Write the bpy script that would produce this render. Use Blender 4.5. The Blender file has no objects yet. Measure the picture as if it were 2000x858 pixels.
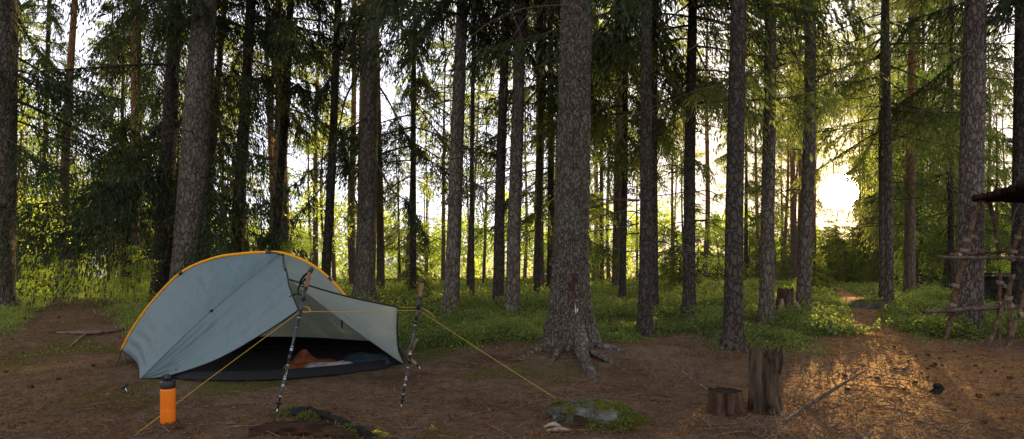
import bpy, math, random
import numpy as np
from mathutils import Vector, Matrix, Euler

rng = np.random.default_rng(11)
random.seed(11)
scene = bpy.context.scene
col = scene.collection
F = 1100.0            # focal length in photo pixels
HOR = 540.0           # horizon row in the photo
EYE = 1.0
PI = math.pi
SUN_AZ = math.atan2(1638 - 1000, F)
SUN_EL = math.atan((HOR - 375) * math.cos(SUN_AZ) / F)
SUN = np.array([math.sin(SUN_AZ) * math.cos(SUN_EL), math.cos(SUN_AZ) * math.cos(SUN_EL), math.sin(SUN_EL)])

# ------------------------------------------------------------------ noise
def _hash(ix, iy, iz):
    n = (ix.astype(np.int64) * 374761393 + iy.astype(np.int64) * 668265263 + iz.astype(np.int64) * 1274126177) & 0xffffffff
    n = (n ^ (n >> 13)) * 1274126177 % 4294967296
    n = (n ^ (n >> 16)) * 1540483477 % 4294967296
    return ((n ^ (n >> 15)) & 0xffff) / 65535.0

def vnoise(x, y, z=None):
    x = np.asarray(x, float); y = np.asarray(y, float)
    z = np.zeros_like(x) if z is None else np.asarray(z, float)
    x, y, z = np.broadcast_arrays(x, y, z)
    ix, iy, iz = np.floor(x), np.floor(y), np.floor(z)
    fx, fy, fz = x - ix, y - iy, z - iz
    fx = fx * fx * (3 - 2 * fx); fy = fy * fy * (3 - 2 * fy); fz = fz * fz * (3 - 2 * fz)
    r = 0
    for dx in (0, 1):
        for dy in (0, 1):
            for dz in (0, 1):
                w = (fx if dx else 1 - fx) * (fy if dy else 1 - fy) * (fz if dz else 1 - fz)
                r = r + w * _hash(ix + dx, iy + dy, iz + dz)
    return r * 2 - 1

def fbm(x, y, z=None, o=4):
    r, a, s = 0, 1.0, 1.0
    for k in range(o):
        r = r + a * vnoise(np.asarray(x) * s + 17.3 * k, np.asarray(y) * s - 9.1 * k, None if z is None else np.asarray(z) * s + 3.7 * k)
        a *= .5; s *= 2.03
    return r / 1.9

def sstep(a, b, x):
    t = np.clip((np.asarray(x, float) - a) / (b - a), 0, 1)
    return t * t * (3 - 2 * t)

# ------------------------------------------------------------------ terrain
_Y = np.arange(-20, 700, .1)
_Z = np.interp(_Y, [-20, 5.2, 7.0, 8.5, 10.5, 13, 20, 35, 80, 700], [0, 0, .03, .17, .37, .48, .60, .66, .72, .8])
_Z = np.convolve(np.pad(_Z, 8, mode='edge'), np.ones(17) / 17, 'valid')
def zc(y): return np.interp(y, _Y, _Z)
_Yv = np.concatenate([np.arange(2.2, 30, .02), np.arange(30, 300, .5)])
_PYv = HOR + F * (EYE - zc(_Yv)) / _Yv
def depth_at(py): return np.interp(-np.asarray(py, float), -_PYv, _Yv)
BIG = None
def height(x, y):
    x = np.asarray(x, float); y = np.asarray(y, float)
    h = zc(y)
    far = sstep(7.5, 11, y)
    near_tent = np.exp(-(((x + 2.4) / 1.9) ** 2 + ((y - 5.8) / 1.5) ** 2) ** 2)
    h = h + (fbm(x * .8, y * .8, o=3) * (.022 + .05 * far)) * (1 - near_tent * .9)
    h = h + vnoise(x * .12 + 5, y * .12) * .16 * sstep(12, 25, y)
    if BIG is not None:
        r2 = (x - BIG[0]) ** 2 + (y - BIG[1]) ** 2
        h = h + .07 * np.exp(-r2 / .55)
        r3 = (x - BIG[0] - .95) ** 2 * .5 + (y - BIG[1] + .05) ** 2 * 2
        h = h + .10 * np.exp(-r3 / .25)
    return h
def P(px, py, Y): return np.array([(px - 1000) / F * Y, Y, EYE - (py - HOR) / F * Y])
def G(px, py):
    Y = float(depth_at(py)); x = (px - 1000) / F * Y
    return np.array([x, Y, float(height(x, Y))])
def to_px(x, y):
    y = np.maximum(np.asarray(y, float), .5)
    return 1000 + F * np.asarray(x) / y, HOR + F * (EYE - zc(y)) / y
BIG = G(1110, 690)

# ------------------------------------------------------------------ mesh builder
class MB:
    def __init__(s): s.V = []; s.Q = []; s.T = []; s.A = []; s.n = 0
    def add(s, v, q=None, t=None, a=0.5):
        v = np.asarray(v, np.float32).reshape(-1, 3)
        if q is not None and len(q): s.Q.append(np.asarray(q, np.int64) + s.n)
        if t is not None and len(t): s.T.append(np.asarray(t, np.int64) + s.n)
        s.V.append(v)
        s.A.append(np.broadcast_to(np.asarray(a, np.float32), (len(v),)))
        s.n += len(v)
        return s
    def mesh(s, name, mat, smooth=True):
        me = bpy.data.meshes.new(name)
        V = np.concatenate(s.V); A = np.concatenate(s.A)
        Q = np.concatenate(s.Q) if s.Q else np.zeros((0, 4), np.int64)
        T = np.concatenate(s.T) if s.T else np.zeros((0, 3), np.int64)
        me.vertices.add(len(V)); me.vertices.foreach_set('co', V.ravel())
        loops = np.concatenate([Q.ravel(), T.ravel()]).astype(np.int32)
        me.loops.add(len(loops)); me.loops.foreach_set('vertex_index', loops)
        st = np.concatenate([np.arange(len(Q)) * 4, len(Q) * 4 + np.arange(len(T)) * 3]).astype(np.int32)
        me.polygons.add(len(st)); me.polygons.foreach_set('loop_start', st)
        me.polygons.foreach_set('use_smooth', np.full(len(st), bool(smooth)))
        at = me.attributes.new('tint', 'FLOAT', 'POINT'); at.data.foreach_set('value', A)
        me.update(calc_edges=True)
        me.materials.append(mat)
        return me
    def build(s, name, mat, parent=None, smooth=True):
        o = bpy.data.objects.new(name, s.mesh(name, mat, smooth)); col.objects.link(o)
        if parent is not None: o.parent = parent
        return o

def crown_mesh(fo, wo, m_leaf, m_wood):
    q = sum(len(x) for x in fo.Q)
    b = MB(); b.V = fo.V + wo.V; b.A = fo.A + wo.A; b.Q = fo.Q + [x + fo.n for x in wo.Q]; b.T = [x + fo.n for x in wo.T]; b.n = fo.n + wo.n
    me = b.mesh('crown', m_leaf, False); me.materials.append(m_wood)
    mi = np.zeros(len(me.polygons), np.int32); mi[q:] = 1; me.polygons.foreach_set('material_index', mi)
    return me

def unit(v): return v / (np.linalg.norm(v, axis=-1, keepdims=True) + 1e-9)

def tube(mb, pts, rad, n=6, cap=True, a=.5, bump=0, seed=0):
    pts = np.asarray(pts, float); m = len(pts)
    rad = np.broadcast_to(np.asarray(rad, float), (m,))
    tg = unit(np.gradient(pts, axis=0))
    ref = np.array([0, 0, 1.]) if abs(tg[0][2]) < .9 else np.array([1., 0, 0])
    u = unit(np.cross(ref, tg[0])); U = []
    for i in range(m):
        u = unit(u - tg[i] * np.dot(u, tg[i])); U.append(u)
    U = np.array(U); W = np.cross(tg, U)
    th = np.arange(n) * 2 * PI / n
    r = rad[:, None] * np.ones((m, n))
    if bump:
        r = r * (1 + bump * fbm(np.cos(th)[None, :] * 1.7 + seed, np.sin(th)[None, :] * 1.7 + np.zeros((m, 1)), (np.arange(m) * .35)[:, None] + seed * 3))
    V = pts[:, None, :] + r[:, :, None] * (np.cos(th)[None, :, None] * U[:, None, :] + np.sin(th)[None, :, None] * W[:, None, :])
    idx = np.arange(m * n).reshape(m, n)
    a0 = idx[:-1]; b0 = idx[1:]
    q = np.stack([a0, np.roll(a0, -1, 1), np.roll(b0, -1, 1), b0], -1).reshape(-1, 4)
    V = V.reshape(-1, 3); t = None
    if cap:
        V = np.concatenate([V, pts[:1], pts[-1:]]); k = np.arange(n); c0 = m * n
        t = np.concatenate([np.stack([np.full(n, c0), (k + 1) % n, k], -1),
                            np.stack([np.full(n, c0 + 1), (m - 1) * n + k, (m - 1) * n + (k + 1) % n], -1)])
    mb.add(V, q, t, a)
    return mb

def spline(pts, n=40):
    p = np.asarray(pts, float); m = len(p)
    e = np.concatenate([[2 * p[0] - p[1]], p, [2 * p[-1] - p[-2]]])
    out = []
    for s in np.linspace(0, m - 1 - 1e-9, n):
        i = int(s); t = s - i; a, b, c, d = e[i], e[i + 1], e[i + 2], e[i + 3]
        out.append(.5 * (2 * b + (c - a) * t + (2 * a - 5 * b + 4 * c - d) * t * t + (3 * b - a - 3 * c + d) * t ** 3))
    return np.array(out)

def grid(mb, S, a=.5):
    m, n = S.shape[:2]; idx = np.arange(m * n).reshape(m, n)
    q = np.stack([idx[:-1, :-1], idx[1:, :-1], idx[1:, 1:], idx[:-1, 1:]], -1).reshape(-1, 4)
    mb.add(S.reshape(-1, 3), q, None, a)
    return mb

def lathe(mb, prof, n=24, c=(0, 0, 0), a=.5):
    prof = np.asarray(prof, float); th = np.arange(n) * 2 * PI / n; m = len(prof)
    V = np.stack([prof[:, :1] * np.cos(th), prof[:, :1] * np.sin(th), prof[:, 1:] * np.ones(n)], -1) + np.asarray(c)
    idx = np.arange(m * n).reshape(m, n); a0 = idx[:-1]; b0 = idx[1:]
    q = np.stack([a0, np.roll(a0, -1, 1), np.roll(b0, -1, 1), b0], -1).reshape(-1, 4)
    mb.add(V.reshape(-1, 3), q, None, a)
    return mb

def diamonds(mb, c, d, l, w, a=.5, fold=0.0, r=rng):
    """leaf sized faces: centre c, long axis d, length l, width w"""
    n = len(c); d = unit(d)
    s = unit(np.cross(d, r.normal(size=(n, 3)))); nn = np.cross(d, s)
    l = np.broadcast_to(np.asarray(l, float), (n,))[:, None]; w = np.broadcast_to(np.asarray(w, float), (n,))[:, None]
    V = np.stack([c - d * l / 2, c + s * w / 2 + nn * w * fold, c + d * l / 2, c - s * w / 2 + nn * w * fold], 1)
    mb.add(V.reshape(-1, 3), np.arange(n * 4).reshape(n, 4), None, np.repeat(np.broadcast_to(np.asarray(a, float), (n,)), 4))

def box(mb, c, s, rot=0, a=.5, bev=0):
    c = np.asarray(c, float); s = np.asarray(s, float) / 2
    v = np.array([[x, y, z] for x in (-1, 1) for y in (-1, 1) for z in (-1, 1)], float) * s
    cr, sr = math.cos(rot), math.sin(rot)
    v = v @ np.array([[cr, sr, 0], [-sr, cr, 0], [0, 0, 1]]) + c
    mb.add(v, [[0, 1, 3, 2], [4, 6, 7, 5], [0, 4, 5, 1], [2, 3, 7, 6], [0, 2, 6, 4], [1, 5, 7, 3]], None, a)

def tag(o, label=None, cat=None, group=None, kind=None):
    if label: o['label'] = label
    if cat: o['category'] = cat
    if group: o['group'] = group
    if kind: o['kind'] = kind
    return o

def empty(name, loc=(0, 0, 0), rot=(0, 0, 0)):
    o = bpy.data.objects.new(name, None); o.empty_display_size = .2; col.objects.link(o)
    o.location = [float(v) for v in loc]; o.rotation_euler = rot
    return o

def copy_tree(o, parent=None):
    c = o.copy(); col.objects.link(c); c.parent = parent
    for ch in o.children: copy_tree(ch, c)
    return c

def part(name, me, parent):
    o = bpy.data.objects.new(name, me); col.objects.link(o); o.parent = parent
    return o

# ------------------------------------------------------------------ materials
class NT:
    def __init__(s, name, world=False):
        if world:
            s.o = bpy.data.worlds.new(name)
        else:
            s.o = bpy.data.materials.new(name)
        s.o.use_nodes = True; s.t = s.o.node_tree; s.t.nodes.clear()
    def n(s, typ, _i=None, **kw):
        nd = s.t.nodes.new(typ)
        for k, v in kw.items(): setattr(nd, k, v)
        for k, v in (_i or {}).items():
            sk = nd.inputs[k]
            if isinstance(v, bpy.types.NodeSocket): s.t.links.new(v, sk)
            elif isinstance(v, bpy.types.Node): s.t.links.new(v.outputs[0], sk)
            else: sk.default_value = v
        return nd
    def math(s, op, a, b=0.0, c=None, clamp=False):
        i = {0: a, 1: b}
        if c is not None: i[2] = c
        return s.n('ShaderNodeMath', i, operation=op, use_clamp=clamp).outputs[0]
    def mix(s, f, a, b, typ='MIX'):
        nd = s.t.nodes.new('ShaderNodeMix'); nd.data_type = 'RGBA'; nd.blend_type = typ
        for k, v in ((0, f), (6, a), (7, b)):
            if isinstance(v, bpy.types.NodeSocket): s.t.links.new(v, nd.inputs[k])
            elif k and not hasattr(v, 'bl_idname'): nd.inputs[k].default_value = (*v[:3], 1)
            else: nd.inputs[k].default_value = v
        return nd.outputs[2]
    def ramp(s, f, stops):
        nd = s.n('ShaderNodeValToRGB', {0: f}); e = nd.color_ramp.elements
        while len(e) < len(stops): e.new(.5)
        for x, (p, c) in zip(e, stops):
            x.position = p; x.color = (*(c if hasattr(c, '__len__') else (c, c, c)), 1)
        return nd.outputs[0]
    def coord(s, sc=(1, 1, 1), out='Object'):
        tc = s.n('ShaderNodeTexCoord')
        return s.n('ShaderNodeMapping', {0: tc.outputs[out], 3: sc}).outputs[0]
    def noise(s, vec, scale, detail=4, rough=.6, dist=0):
        return s.n('ShaderNodeTexNoise', {'Vector': vec, 'Scale': scale, 'Detail': detail, 'Roughness': rough, 'Distortion': dist}).outputs[0]
    def attr(s, nm='tint'):
        return s.n('ShaderNodeAttribute', attribute_name=nm).outputs['Fac']
    def bump(s, h, st=.5, d=.02):
        return s.n('ShaderNodeBump', {'Strength': st, 'Distance': d, 'Height': h}).outputs[0]
    def out(s, sh, vol=False):
        o = s.n('ShaderNodeOutputMaterial'); s.t.links.new(sh.outputs[0] if hasattr(sh, 'outputs') else sh, o.inputs['Volume' if vol else 'Surface'])
        return s.o
    def pbr(s, color, rough=.8, spec=.3, normal=None, **kw):
        i = {'Base Color': color if isinstance(color, bpy.types.NodeSocket) else (*color[:3], 1), 'Roughness': rough, 'Specular IOR Level': spec}
        if normal is not None: i['Normal'] = normal
        i.update(kw)
        return s.n('ShaderNodeBsdfPrincipled', i)

def leaf_mat(name, dark, light, tdark, tlight, tr=.4, rnd=.3):
    m = NT(name); a = m.attr()
    ob = m.n('ShaderNodeObjectInfo').outputs['Random']
    f = m.math('ADD', m.math('MULTIPLY', a, 1 - rnd), m.math('MULTIPLY', ob, rnd), clamp=True)
    c = m.mix(f, dark, light); t = m.mix(f, tdark, tlight)
    d = m.n('ShaderNodeBsdfDiffuse', {0: c}); tl = m.n('ShaderNodeBsdfTranslucent', {0: t})
    g = m.n('ShaderNodeBsdfGlossy', {0: (.5, .5, .45, 1), 'Roughness': .45})
    x = m.n('ShaderNodeMixShader', {0: tr, 1: d.outputs[0], 2: tl.outputs[0]})
    return m.out(m.n('ShaderNodeMixShader', {0: .03, 1: x.outputs[0], 2: g.outputs[0]}))

M = {}
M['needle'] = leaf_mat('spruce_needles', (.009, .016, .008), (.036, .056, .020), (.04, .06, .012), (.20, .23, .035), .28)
M['needle_far'] = leaf_mat('sunlit_needles', (.025, .042, .014), (.09, .11, .028), (.42, .44, .05), (.86, .94, .16), .80)  # same needles, full sun put into a brighter, yellower colour
M['needle_mid'] = leaf_mat('shaded_needles', (.016, .028, .011), (.055, .078, .026), (.14, .18, .03), (.50, .54, .10), .55)  # same needles, moderate backlight put into colour and translucency
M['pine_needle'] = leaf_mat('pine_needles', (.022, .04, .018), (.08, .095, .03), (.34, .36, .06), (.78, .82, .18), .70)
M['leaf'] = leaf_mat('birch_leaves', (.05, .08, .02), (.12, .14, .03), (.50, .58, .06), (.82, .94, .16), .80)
M['bilberry'] = leaf_mat('bilberry_leaves', (.030, .056, .018), (.135, .19, .058), (.16, .22, .035), (.70, .75, .12), .48, .0)
M['grass'] = leaf_mat('grass_blades', (.04, .058, .016), (.12, .135, .04), (.26, .32, .04), (.76, .86, .16), .62, .0)
M['moss'] = leaf_mat('moss_leaves', (.035, .05, .010), (.12, .13, .02), (.06, .08, .01), (.2, .2, .03), .25, .0)

def bark(name, deep, mid, top, lichen, sc=1.0, stretch=.35, upper=None, bstr=.9, plates=17):
    m = NT(name); v = m.coord((1, 1, stretch)); vo = m.coord((1, 1, 1))
    w = m.noise(v, 9 * sc, 3, .6)
    wv = m.n('ShaderNodeMixRGB', {0: .12, 1: v, 2: m.n('ShaderNodeTexNoise', {'Vector': v, 'Scale': 14 * sc, 'Detail': 3}).outputs[1]}).outputs[0]
    cr = m.n('ShaderNodeTexVoronoi', {'Vector': wv, 'Scale': plates * sc}, feature='DISTANCE_TO_EDGE').outputs[0]
    crk = m.ramp(cr, [(0, 0.), (.16, 1.)])
    fine = m.noise(v, 70 * sc, 4, .7)
    big = m.noise(vo, 3.0, 4, .6)
    h = m.math('ADD', m.math('MULTIPLY', crk, .8), m.math('ADD', m.math('MULTIPLY', fine, .55), m.math('MULTIPLY', w, .6)))
    c = m.mix(m.ramp(h, [(.45, 0.), (1.25 / 2 + .2, 1.)]), deep, mid)
    c = m.mix(m.ramp(fine, [(.45, 0.), (.75, .8)]), c, top)
    c = m.mix(m.ramp(big, [(.5, 0.), (.72, .65)]), c, lichen)
    if upper is not None:
        z = m.n('ShaderNodeSeparateXYZ', {0: vo}).outputs[2]
        f = m.ramp(m.math('ADD', m.math('MULTIPLY', z, .1), m.math('MULTIPLY', big, .25)), [(.3, 0.), (.75, 1.)])
        c = m.mix(f, c, m.mix(fine, upper, tuple(.55 * k for k in upper)))
    c = m.mix(crk, m.mix(.6, c, deep), c)
    return m.out(m.pbr(c, .92, .15, m.bump(h, bstr, .03)))
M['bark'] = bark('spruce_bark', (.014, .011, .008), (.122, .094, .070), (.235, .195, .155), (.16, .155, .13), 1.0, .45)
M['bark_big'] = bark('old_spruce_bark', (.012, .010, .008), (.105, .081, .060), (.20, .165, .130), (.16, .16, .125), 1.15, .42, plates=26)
M['bark_dark'] = bark('shaded_spruce_bark', (.012, .009, .007), (.062, .048, .038), (.12, .098, .08), (.075, .075, .055), 1.0, .5)  # darker copy of the spruce bark, shade put into its colour
M['bark_pine'] = bark('pine_bark', (.025, .018, .014), (.15, .11, .09), (.27, .22, .19), (.2, .17, .15), 1.0, .36, bstr=1.0, plates=22)
M['bark_far'] = bark('slender_pine_bark', (.03, .02, .014), (.13, .09, .065), (.21, .16, .12), (.16, .13, .09), .9, .3, upper=(.34, .16, .07), bstr=.5)

def simple(name, c0, c1, scale=20, rough=.9, spec=.06, bump=.4, dist=.005, stretch=(1, 1, 1), detail=5):
    m = NT(name); v = m.coord(stretch); f = m.noise(v, scale, detail, .65)
    c = m.mix(m.ramp(f, [(.35, 0.), (.68, 1.)]), c0, c1)
    return m.out(m.pbr(c, rough, spec, m.bump(f, bump, dist)))
M['twig'] = simple('dead_twig', (.035, .025, .019), (.11, .085, .065), 30)
M['twig_dry'] = simple('dry_pale_twig', (.06, .042, .030), (.20, .15, .11), 25)
M['wood_pale'] = simple('weathered_wood', (.09, .055, .035), (.33, .24, .17), 14, stretch=(1, 1, .15), bump=.8, dist=.01)
M['wood_dark'] = simple('rotten_wood', (.010, .007, .005), (.060, .032, .020), 18, stretch=(.15, 1, 1), bump=1, dist=.015)
M['char'] = simple('charred_wood', (.006, .006, .006), (.030, .027, .025), 25, bump=1, dist=.01)
M['stump'] = simple('old_stump_wood', (.018, .011, .008), (.11, .06, .038), 16, stretch=(1, 1, .2), bump=1, dist=.015)
M['stump_tan'] = simple('tan_stump_wood', (.014, .010, .007), (.105, .072, .047), 22, stretch=(1, 1, .12), bump=1, dist=.03)
M['stump_top'] = simple('grey_cut_wood', (.010, .008, .006), (.045, .032, .024), 30, bump=.3, spec=.0)
M['pole_wood'] = simple('peeled_pole_wood', (.040, .023, .015), (.18, .108, .070), 16, stretch=(1, 1, 1), bump=.6, rough=.7)
M['pole_grey'] = simple('barked_pole_wood', (.035, .023, .017), (.16, .115, .09), 16, bump=.6, rough=.75)
M['roof_wood'] = simple('dark_roof_wood', (.010, .007, .006), (.045, .025, .018), 12, bump=.6)
M['rope'] = simple('jute_rope', (.16, .115, .075), (.38, .30, .21), 60, bump=.6)
M['cone'] = simple('cone_scales', (.02, .012, .009), (.10, .055, .035), 60, bump=1)
M['table'] = simple('dark_table_wood', (.02, .017, .015), (.07, .06, .05), 12)
M['resin'] = simple('pale_resin', (.25, .24, .22), (.7, .68, .62), 40, rough=.4)
M['scar'] = simple('red_bark_scar', (.018, .009, .007), (.10, .045, .032), 40, bump=1, dist=.02)

def plain(name, c, rough=.5, spec=.4, **kw):
    m = NT(name); v = m.coord()
    f = m.noise(v, 40, 3)
    cc = m.mix(f, tuple(.85 * k for k in c), tuple(1.12 * k for k in c))
    return m.out(m.pbr(cc, rough, spec, m.bump(f, .05, .002), **kw))
M['black'] = plain('black_fabric', (.008, .008, .009), .75, .25)
M['black_plastic'] = plain('black_plastic', (.012, .012, .013), .45, .4)
M['shaft'] = plain('black_pole_shaft', (.010, .010, .012), .35, .5)
M['shaft_mark'] = plain('silver_pole_marks', (.30, .30, .31), .45, .4)
M['cork'] = simple('cork_grip', (.11, .055, .03), (.27, .15, .085), 90, bump=.4)
M['metal'] = plain('steel', (.45, .45, .46), .3, .5, Metallic=1.0)
M['cord'] = simple('yellow_cord', (.36, .21, .035), (.54, .34, .07), 200, bump=.2, rough=.7)
M['sleeve'] = simple('amber_pole_sleeve', (.62, .25, .01), (.80, .36, .02), 25, rough=.55, bump=.3)
M['orange_bag'] = simple('rust_sleeping_bag', (.11, .030, .012), (.22, .075, .03), 12, rough=.6)
M['white_bag'] = simple('pale_pink_sheet', (.16, .12, .15), (.40, .35, .37), 9, rough=.7)
M['teal_bag'] = simple('blue_quilt', (.012, .022, .03), (.03, .05, .06), 12, rough=.6)

def fabric(name, c, t, tr):
    m = NT(name); v = m.coord()
    wr = m.n('ShaderNodeTexNoise', {'Vector': m.coord((1, 1, .25)), 'Scale': 9, 'Detail': 3, 'Distortion': .6}).outputs[0]
    fi = m.noise(v, 4, 3)
    cc = m.mix(fi, tuple(.88 * k for k in c), tuple(1.1 * k for k in c))
    nb = m.bump(m.math('ADD', wr, m.math('MULTIPLY', m.noise(m.coord((1, 1, .5)), 26, 3, .6, .8), .35)), .5, .035)
    d = m.pbr(cc, .55, .35, nb)
    tl = m.n('ShaderNodeBsdfTranslucent', {0: (*t, 1), 'Normal': nb})
    return m.out(m.n('ShaderNodeMixShader', {0: tr, 1: d.outputs[0], 2: tl.outputs[0]}))
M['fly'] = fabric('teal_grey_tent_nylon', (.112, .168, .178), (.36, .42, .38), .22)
M['fly_backlit'] = fabric('backlit_tent_nylon', (.235, .295, .29), (.50, .58, .54), .44)  # same nylon, sky light and backlight put into a paler colour
M['fly_rear'] = fabric('rear_tent_nylon', (.14, .17, .155), (.36, .40, .32), .36)  # same nylon, light from behind put into colour and translucency
M['seam'] = plain('dark_seam_tape', (.10, .145, .15), .6, .2)
def bottle_mat():
    m = NT('orange_bottle_plastic'); v = m.coord(); f = m.noise(v, 30, 2)
    c = m.mix(f, (.86, .20, .008), (.92, .26, .012))
    d = m.pbr(c, .38, .4)
    tl = m.n('ShaderNodeBsdfTranslucent', {0: (1, .32, .02, 1)})
    return m.out(m.n('ShaderNodeMixShader', {0: .35, 1: d.outputs[0], 2: tl.outputs[0]}))
M['bottle'] = bottle_mat()

def ground_mat():
    m = NT('forest_floor'); v = m.coord()
    big = m.noise(v, 1.3, 5, .65); med = m.noise(v, 9, 5, .7); fine = m.noise(v, 55, 4, .75); sp = m.noise(v, 120, 2, .6)
    c = m.mix(m.ramp(med, [(.32, 0.), (.7, 1.)]), (.048, .034, .025), (.142, .100, .070))
    c = m.mix(m.ramp(fine, [(.5, 0.), (.72, .8)]), c, (.21, .145, .095))
    c = m.mix(m.ramp(sp, [(.66, 0.), (.74, .85)]), c, (.34, .25, .16))
    c = m.mix(m.ramp(fine, [(.28, .85), (.42, 0.)]), c, (.012, .008, .006))
    c = m.mix(m.ramp(big, [(.33, .65), (.55, 0.)]), c, (.020, .015, .010))
    c = m.mix(m.ramp(m.noise(v, 2.3, 4, .7), [(.55, 0.), (.7, .45)]), c, (.20, .135, .085))
    ln = m.attr('litter')
    c = m.mix(m.math('MULTIPLY', ln, .5), c, m.mix(fine, (.11, .052, .022), (.30, .15, .055)))
    mo = m.attr('moss')
    f = m.ramp(m.math('ADD', m.math('MULTIPLY', mo, .9), m.math('ADD', m.math('MULTIPLY', m.math('SUBTRACT', med, .5), .9), m.math('MULTIPLY', m.math('SUBTRACT', fine, .5), .5))), [(.38, 0.), (.68, 1.)])
    g = m.mix(m.ramp(fine, [(.3, 0.), (.7, 1.)]), (.022, .030, .008), (.085, .095, .022))
    c = m.mix(m.math('MULTIPLY', f, .85), c, g)
    h = m.math('ADD', m.math('MULTIPLY', med, 1.0), m.math('ADD', m.math('MULTIPLY', fine, .5), m.math('MULTIPLY', sp, .25)))
    nb = m.bump(h, .5, .025)
    gl = m.n('ShaderNodeBsdfGlossy', {0: m.mix(.5, (.95, .62, .32), m.mix(.3, c, (1, .6, .25))), 'Roughness': .6, 'Normal': nb})  # golden low-sun sheen put into the gloss tint, strongest on the path
    return m.out(m.n('ShaderNodeMixShader', {0: m.math('ADD', .03, m.math('MULTIPLY', ln, .21)), 1: m.pbr(c, .9, .0, nb).outputs[0], 2: gl.outputs[0]}))
M['ground'] = ground_mat()
def litter_mat():
    m = NT('needle_litter'); a = m.attr()
    c = m.ramp(a, [(0, (.02, .013, .01)), (.35, (.085, .045, .026)), (.7, (.15, .070, .028)), (.93, (.24, .125, .05)), (1, (.36, .24, .13))])
    tl = m.n('ShaderNodeBsdfTranslucent', {0: c})
    gl = m.n('ShaderNodeBsdfGlossy', {0: (.95, .52, .2, 1), 'Roughness': .6})  # gold of the low sun put into the gloss colour
    x = m.n('ShaderNodeMixShader', {0: .35, 1: m.pbr(c, .9, .0).outputs[0], 2: tl.outputs[0]})
    return m.out(m.n('ShaderNodeMixShader', {0: .08, 1: x.outputs[0], 2: gl.outputs[0]}))
M['litter'] = litter_mat()
def rock_mat():
    m = NT('lichen_granite'); v = m.coord(); a = m.noise(v, 5, 6, .7); b = m.noise(v, 45, 4, .7)
    c = m.mix(m.ramp(a, [(.35, 0.), (.65, 1.)]), (.025, .023, .020), (.26, .25, .225))
    c = m.mix(m.ramp(b, [(.55, 0.), (.7, .6)]), c, (.33, .33, .30))
    mo = m.attr()
    f = m.ramp(m.math('ADD', mo, m.math('MULTIPLY', m.math('SUBTRACT', b, .5), .7)), [(.5, 0.), (.62, 1.)])
    c = m.mix(f, c, m.mix(b, (.06, .065, .008), (.20, .18, .02)))
    return m.out(m.pbr(c, .95, .06, m.bump(m.math('ADD', m.math('MULTIPLY', a, 1.6), b), 1.0, .06)))
M['rock'] = rock_mat()

# ------------------------------------------------------------------ ground sheet
def axis_pts(a, b, step, lo, hi, g=1.22):
    mid = np.arange(a, b, step); L = []; R = []
    s, p = step, a
    while p > lo: s *= g; p -= s; L.append(p)
    s, p = step, mid[-1]
    while p < hi: s *= g; p += s; R.append(p)
    return np.concatenate([L[::-1], mid, R])
def cover_px(px, py, x, y):
    """green cover amount 0..1, authored on the ground"""
    n = fbm(x * .9, y * .9, o=4)
    edge = np.interp(px, [-600, 0, 40, 110, 130, 250, 300, 420, 700, 830, 900, 1050, 1180, 1230, 1330, 1450, 1500, 1600, 1690, 1700, 1715, 1740, 1800, 1870, 1930, 2000, 2600],
                     [700, 690, 640, 575, 585, 640, 655, 660, 660, 690, 682, 668, 668, 676, 675, 690, 700, 705, 690, 640, 640, 660, 690, 680, 665, 660, 660])
    m = sstep(14, -14, py - edge - n * 42)
    pc = 1000 + F * path_x(y) / np.maximum(y, .5)
    return m
def path_x(y): return np.interp(y, [3, 5, 7, 9, 11, 14, 22], [6.0, 4.9, 4.7, 5.6, 6.9, 8.4, 12])
def path_l(y): return np.interp(y, [3, 6, 9, 12, 16, 22, 30], [-4.6, -5.4, -7.1, -9.0, -11.2, -14.5, -16])
def path_mask(x, y):
    n = fbm(x * 1.3 + 4, y * 1.3, o=3)
    r = np.exp(-((x - path_x(y)) / (np.interp(y, [3, 6, 8, 10, 14], [2.6, 1.6, .75, .42, .35]))) ** 4 * (1 + n * .5))
    l = np.exp(-((x - path_l(y)) / np.interp(y, [3, 6, 10, 16], [2.2, 1.4, .8, .65])) ** 4 * (1 + n * .5)) * sstep(15.5, 11.5, y + n * 1.5)
    return r, l
def cover(x, y):
    px, py = to_px(x, y); r, l = path_mask(x, y)
    return cover_px(px, py, x, y) * (1 - r) * (1 - l)
gx = axis_pts(-8.0, 9.0, .045, -600, 600); gy = axis_pts(3.4, 12.5, .045, -600, 640)
X, Yg = np.meshgrid(gx, gy, indexing='ij')
Z = height(X, Yg)
nr = sstep(30, 10, Yg) * sstep(1, 3, Yg)
Z = Z + nr * (fbm(X * 6, Yg * 6, o=3) * .012 + np.abs(vnoise(X * 16, Yg * 16)) * .008)
mb = MB(); grid(mb, np.stack([X, Yg, Z], -1))
ground = mb.build('ground', M['ground']); tag(ground, kind='structure')
mossv = np.clip(cover(X, Yg) * .95, 0, 1)
nn = fbm(X * .7 + 31, Yg * .7, o=4)
pxg, pyg = to_px(X, Yg)
mossv = np.maximum(mossv, sstep(-.05, .35, nn) * .85 * sstep(3.0, -1.0, X))       # mossy spots on the left
mossv = np.maximum(mossv, .75 * sstep(.0, .3, fbm(X * 1.1, Yg * 1.1)) * np.exp(-((pxg - 30) / 140) ** 2 - ((pyg - 690) / 90) ** 2))
mossv = np.maximum(mossv, .85 * np.exp(-((X - P(840, 700, 7)[0]) / .45) ** 2 - ((Yg - 7.0) / .9) ** 2))
rr, ll = path_mask(X, Yg)
litv = np.clip(rr * 1.0 + .25 * ll + .15 * sstep(0, 3, X), 0, 1)
for nm, val in (('moss', mossv), ('litter', litv)):
    at = ground.data.attributes.new(nm, 'FLOAT', 'POINT'); at.data.foreach_set('value', val.astype(np.float32).ravel())

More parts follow.
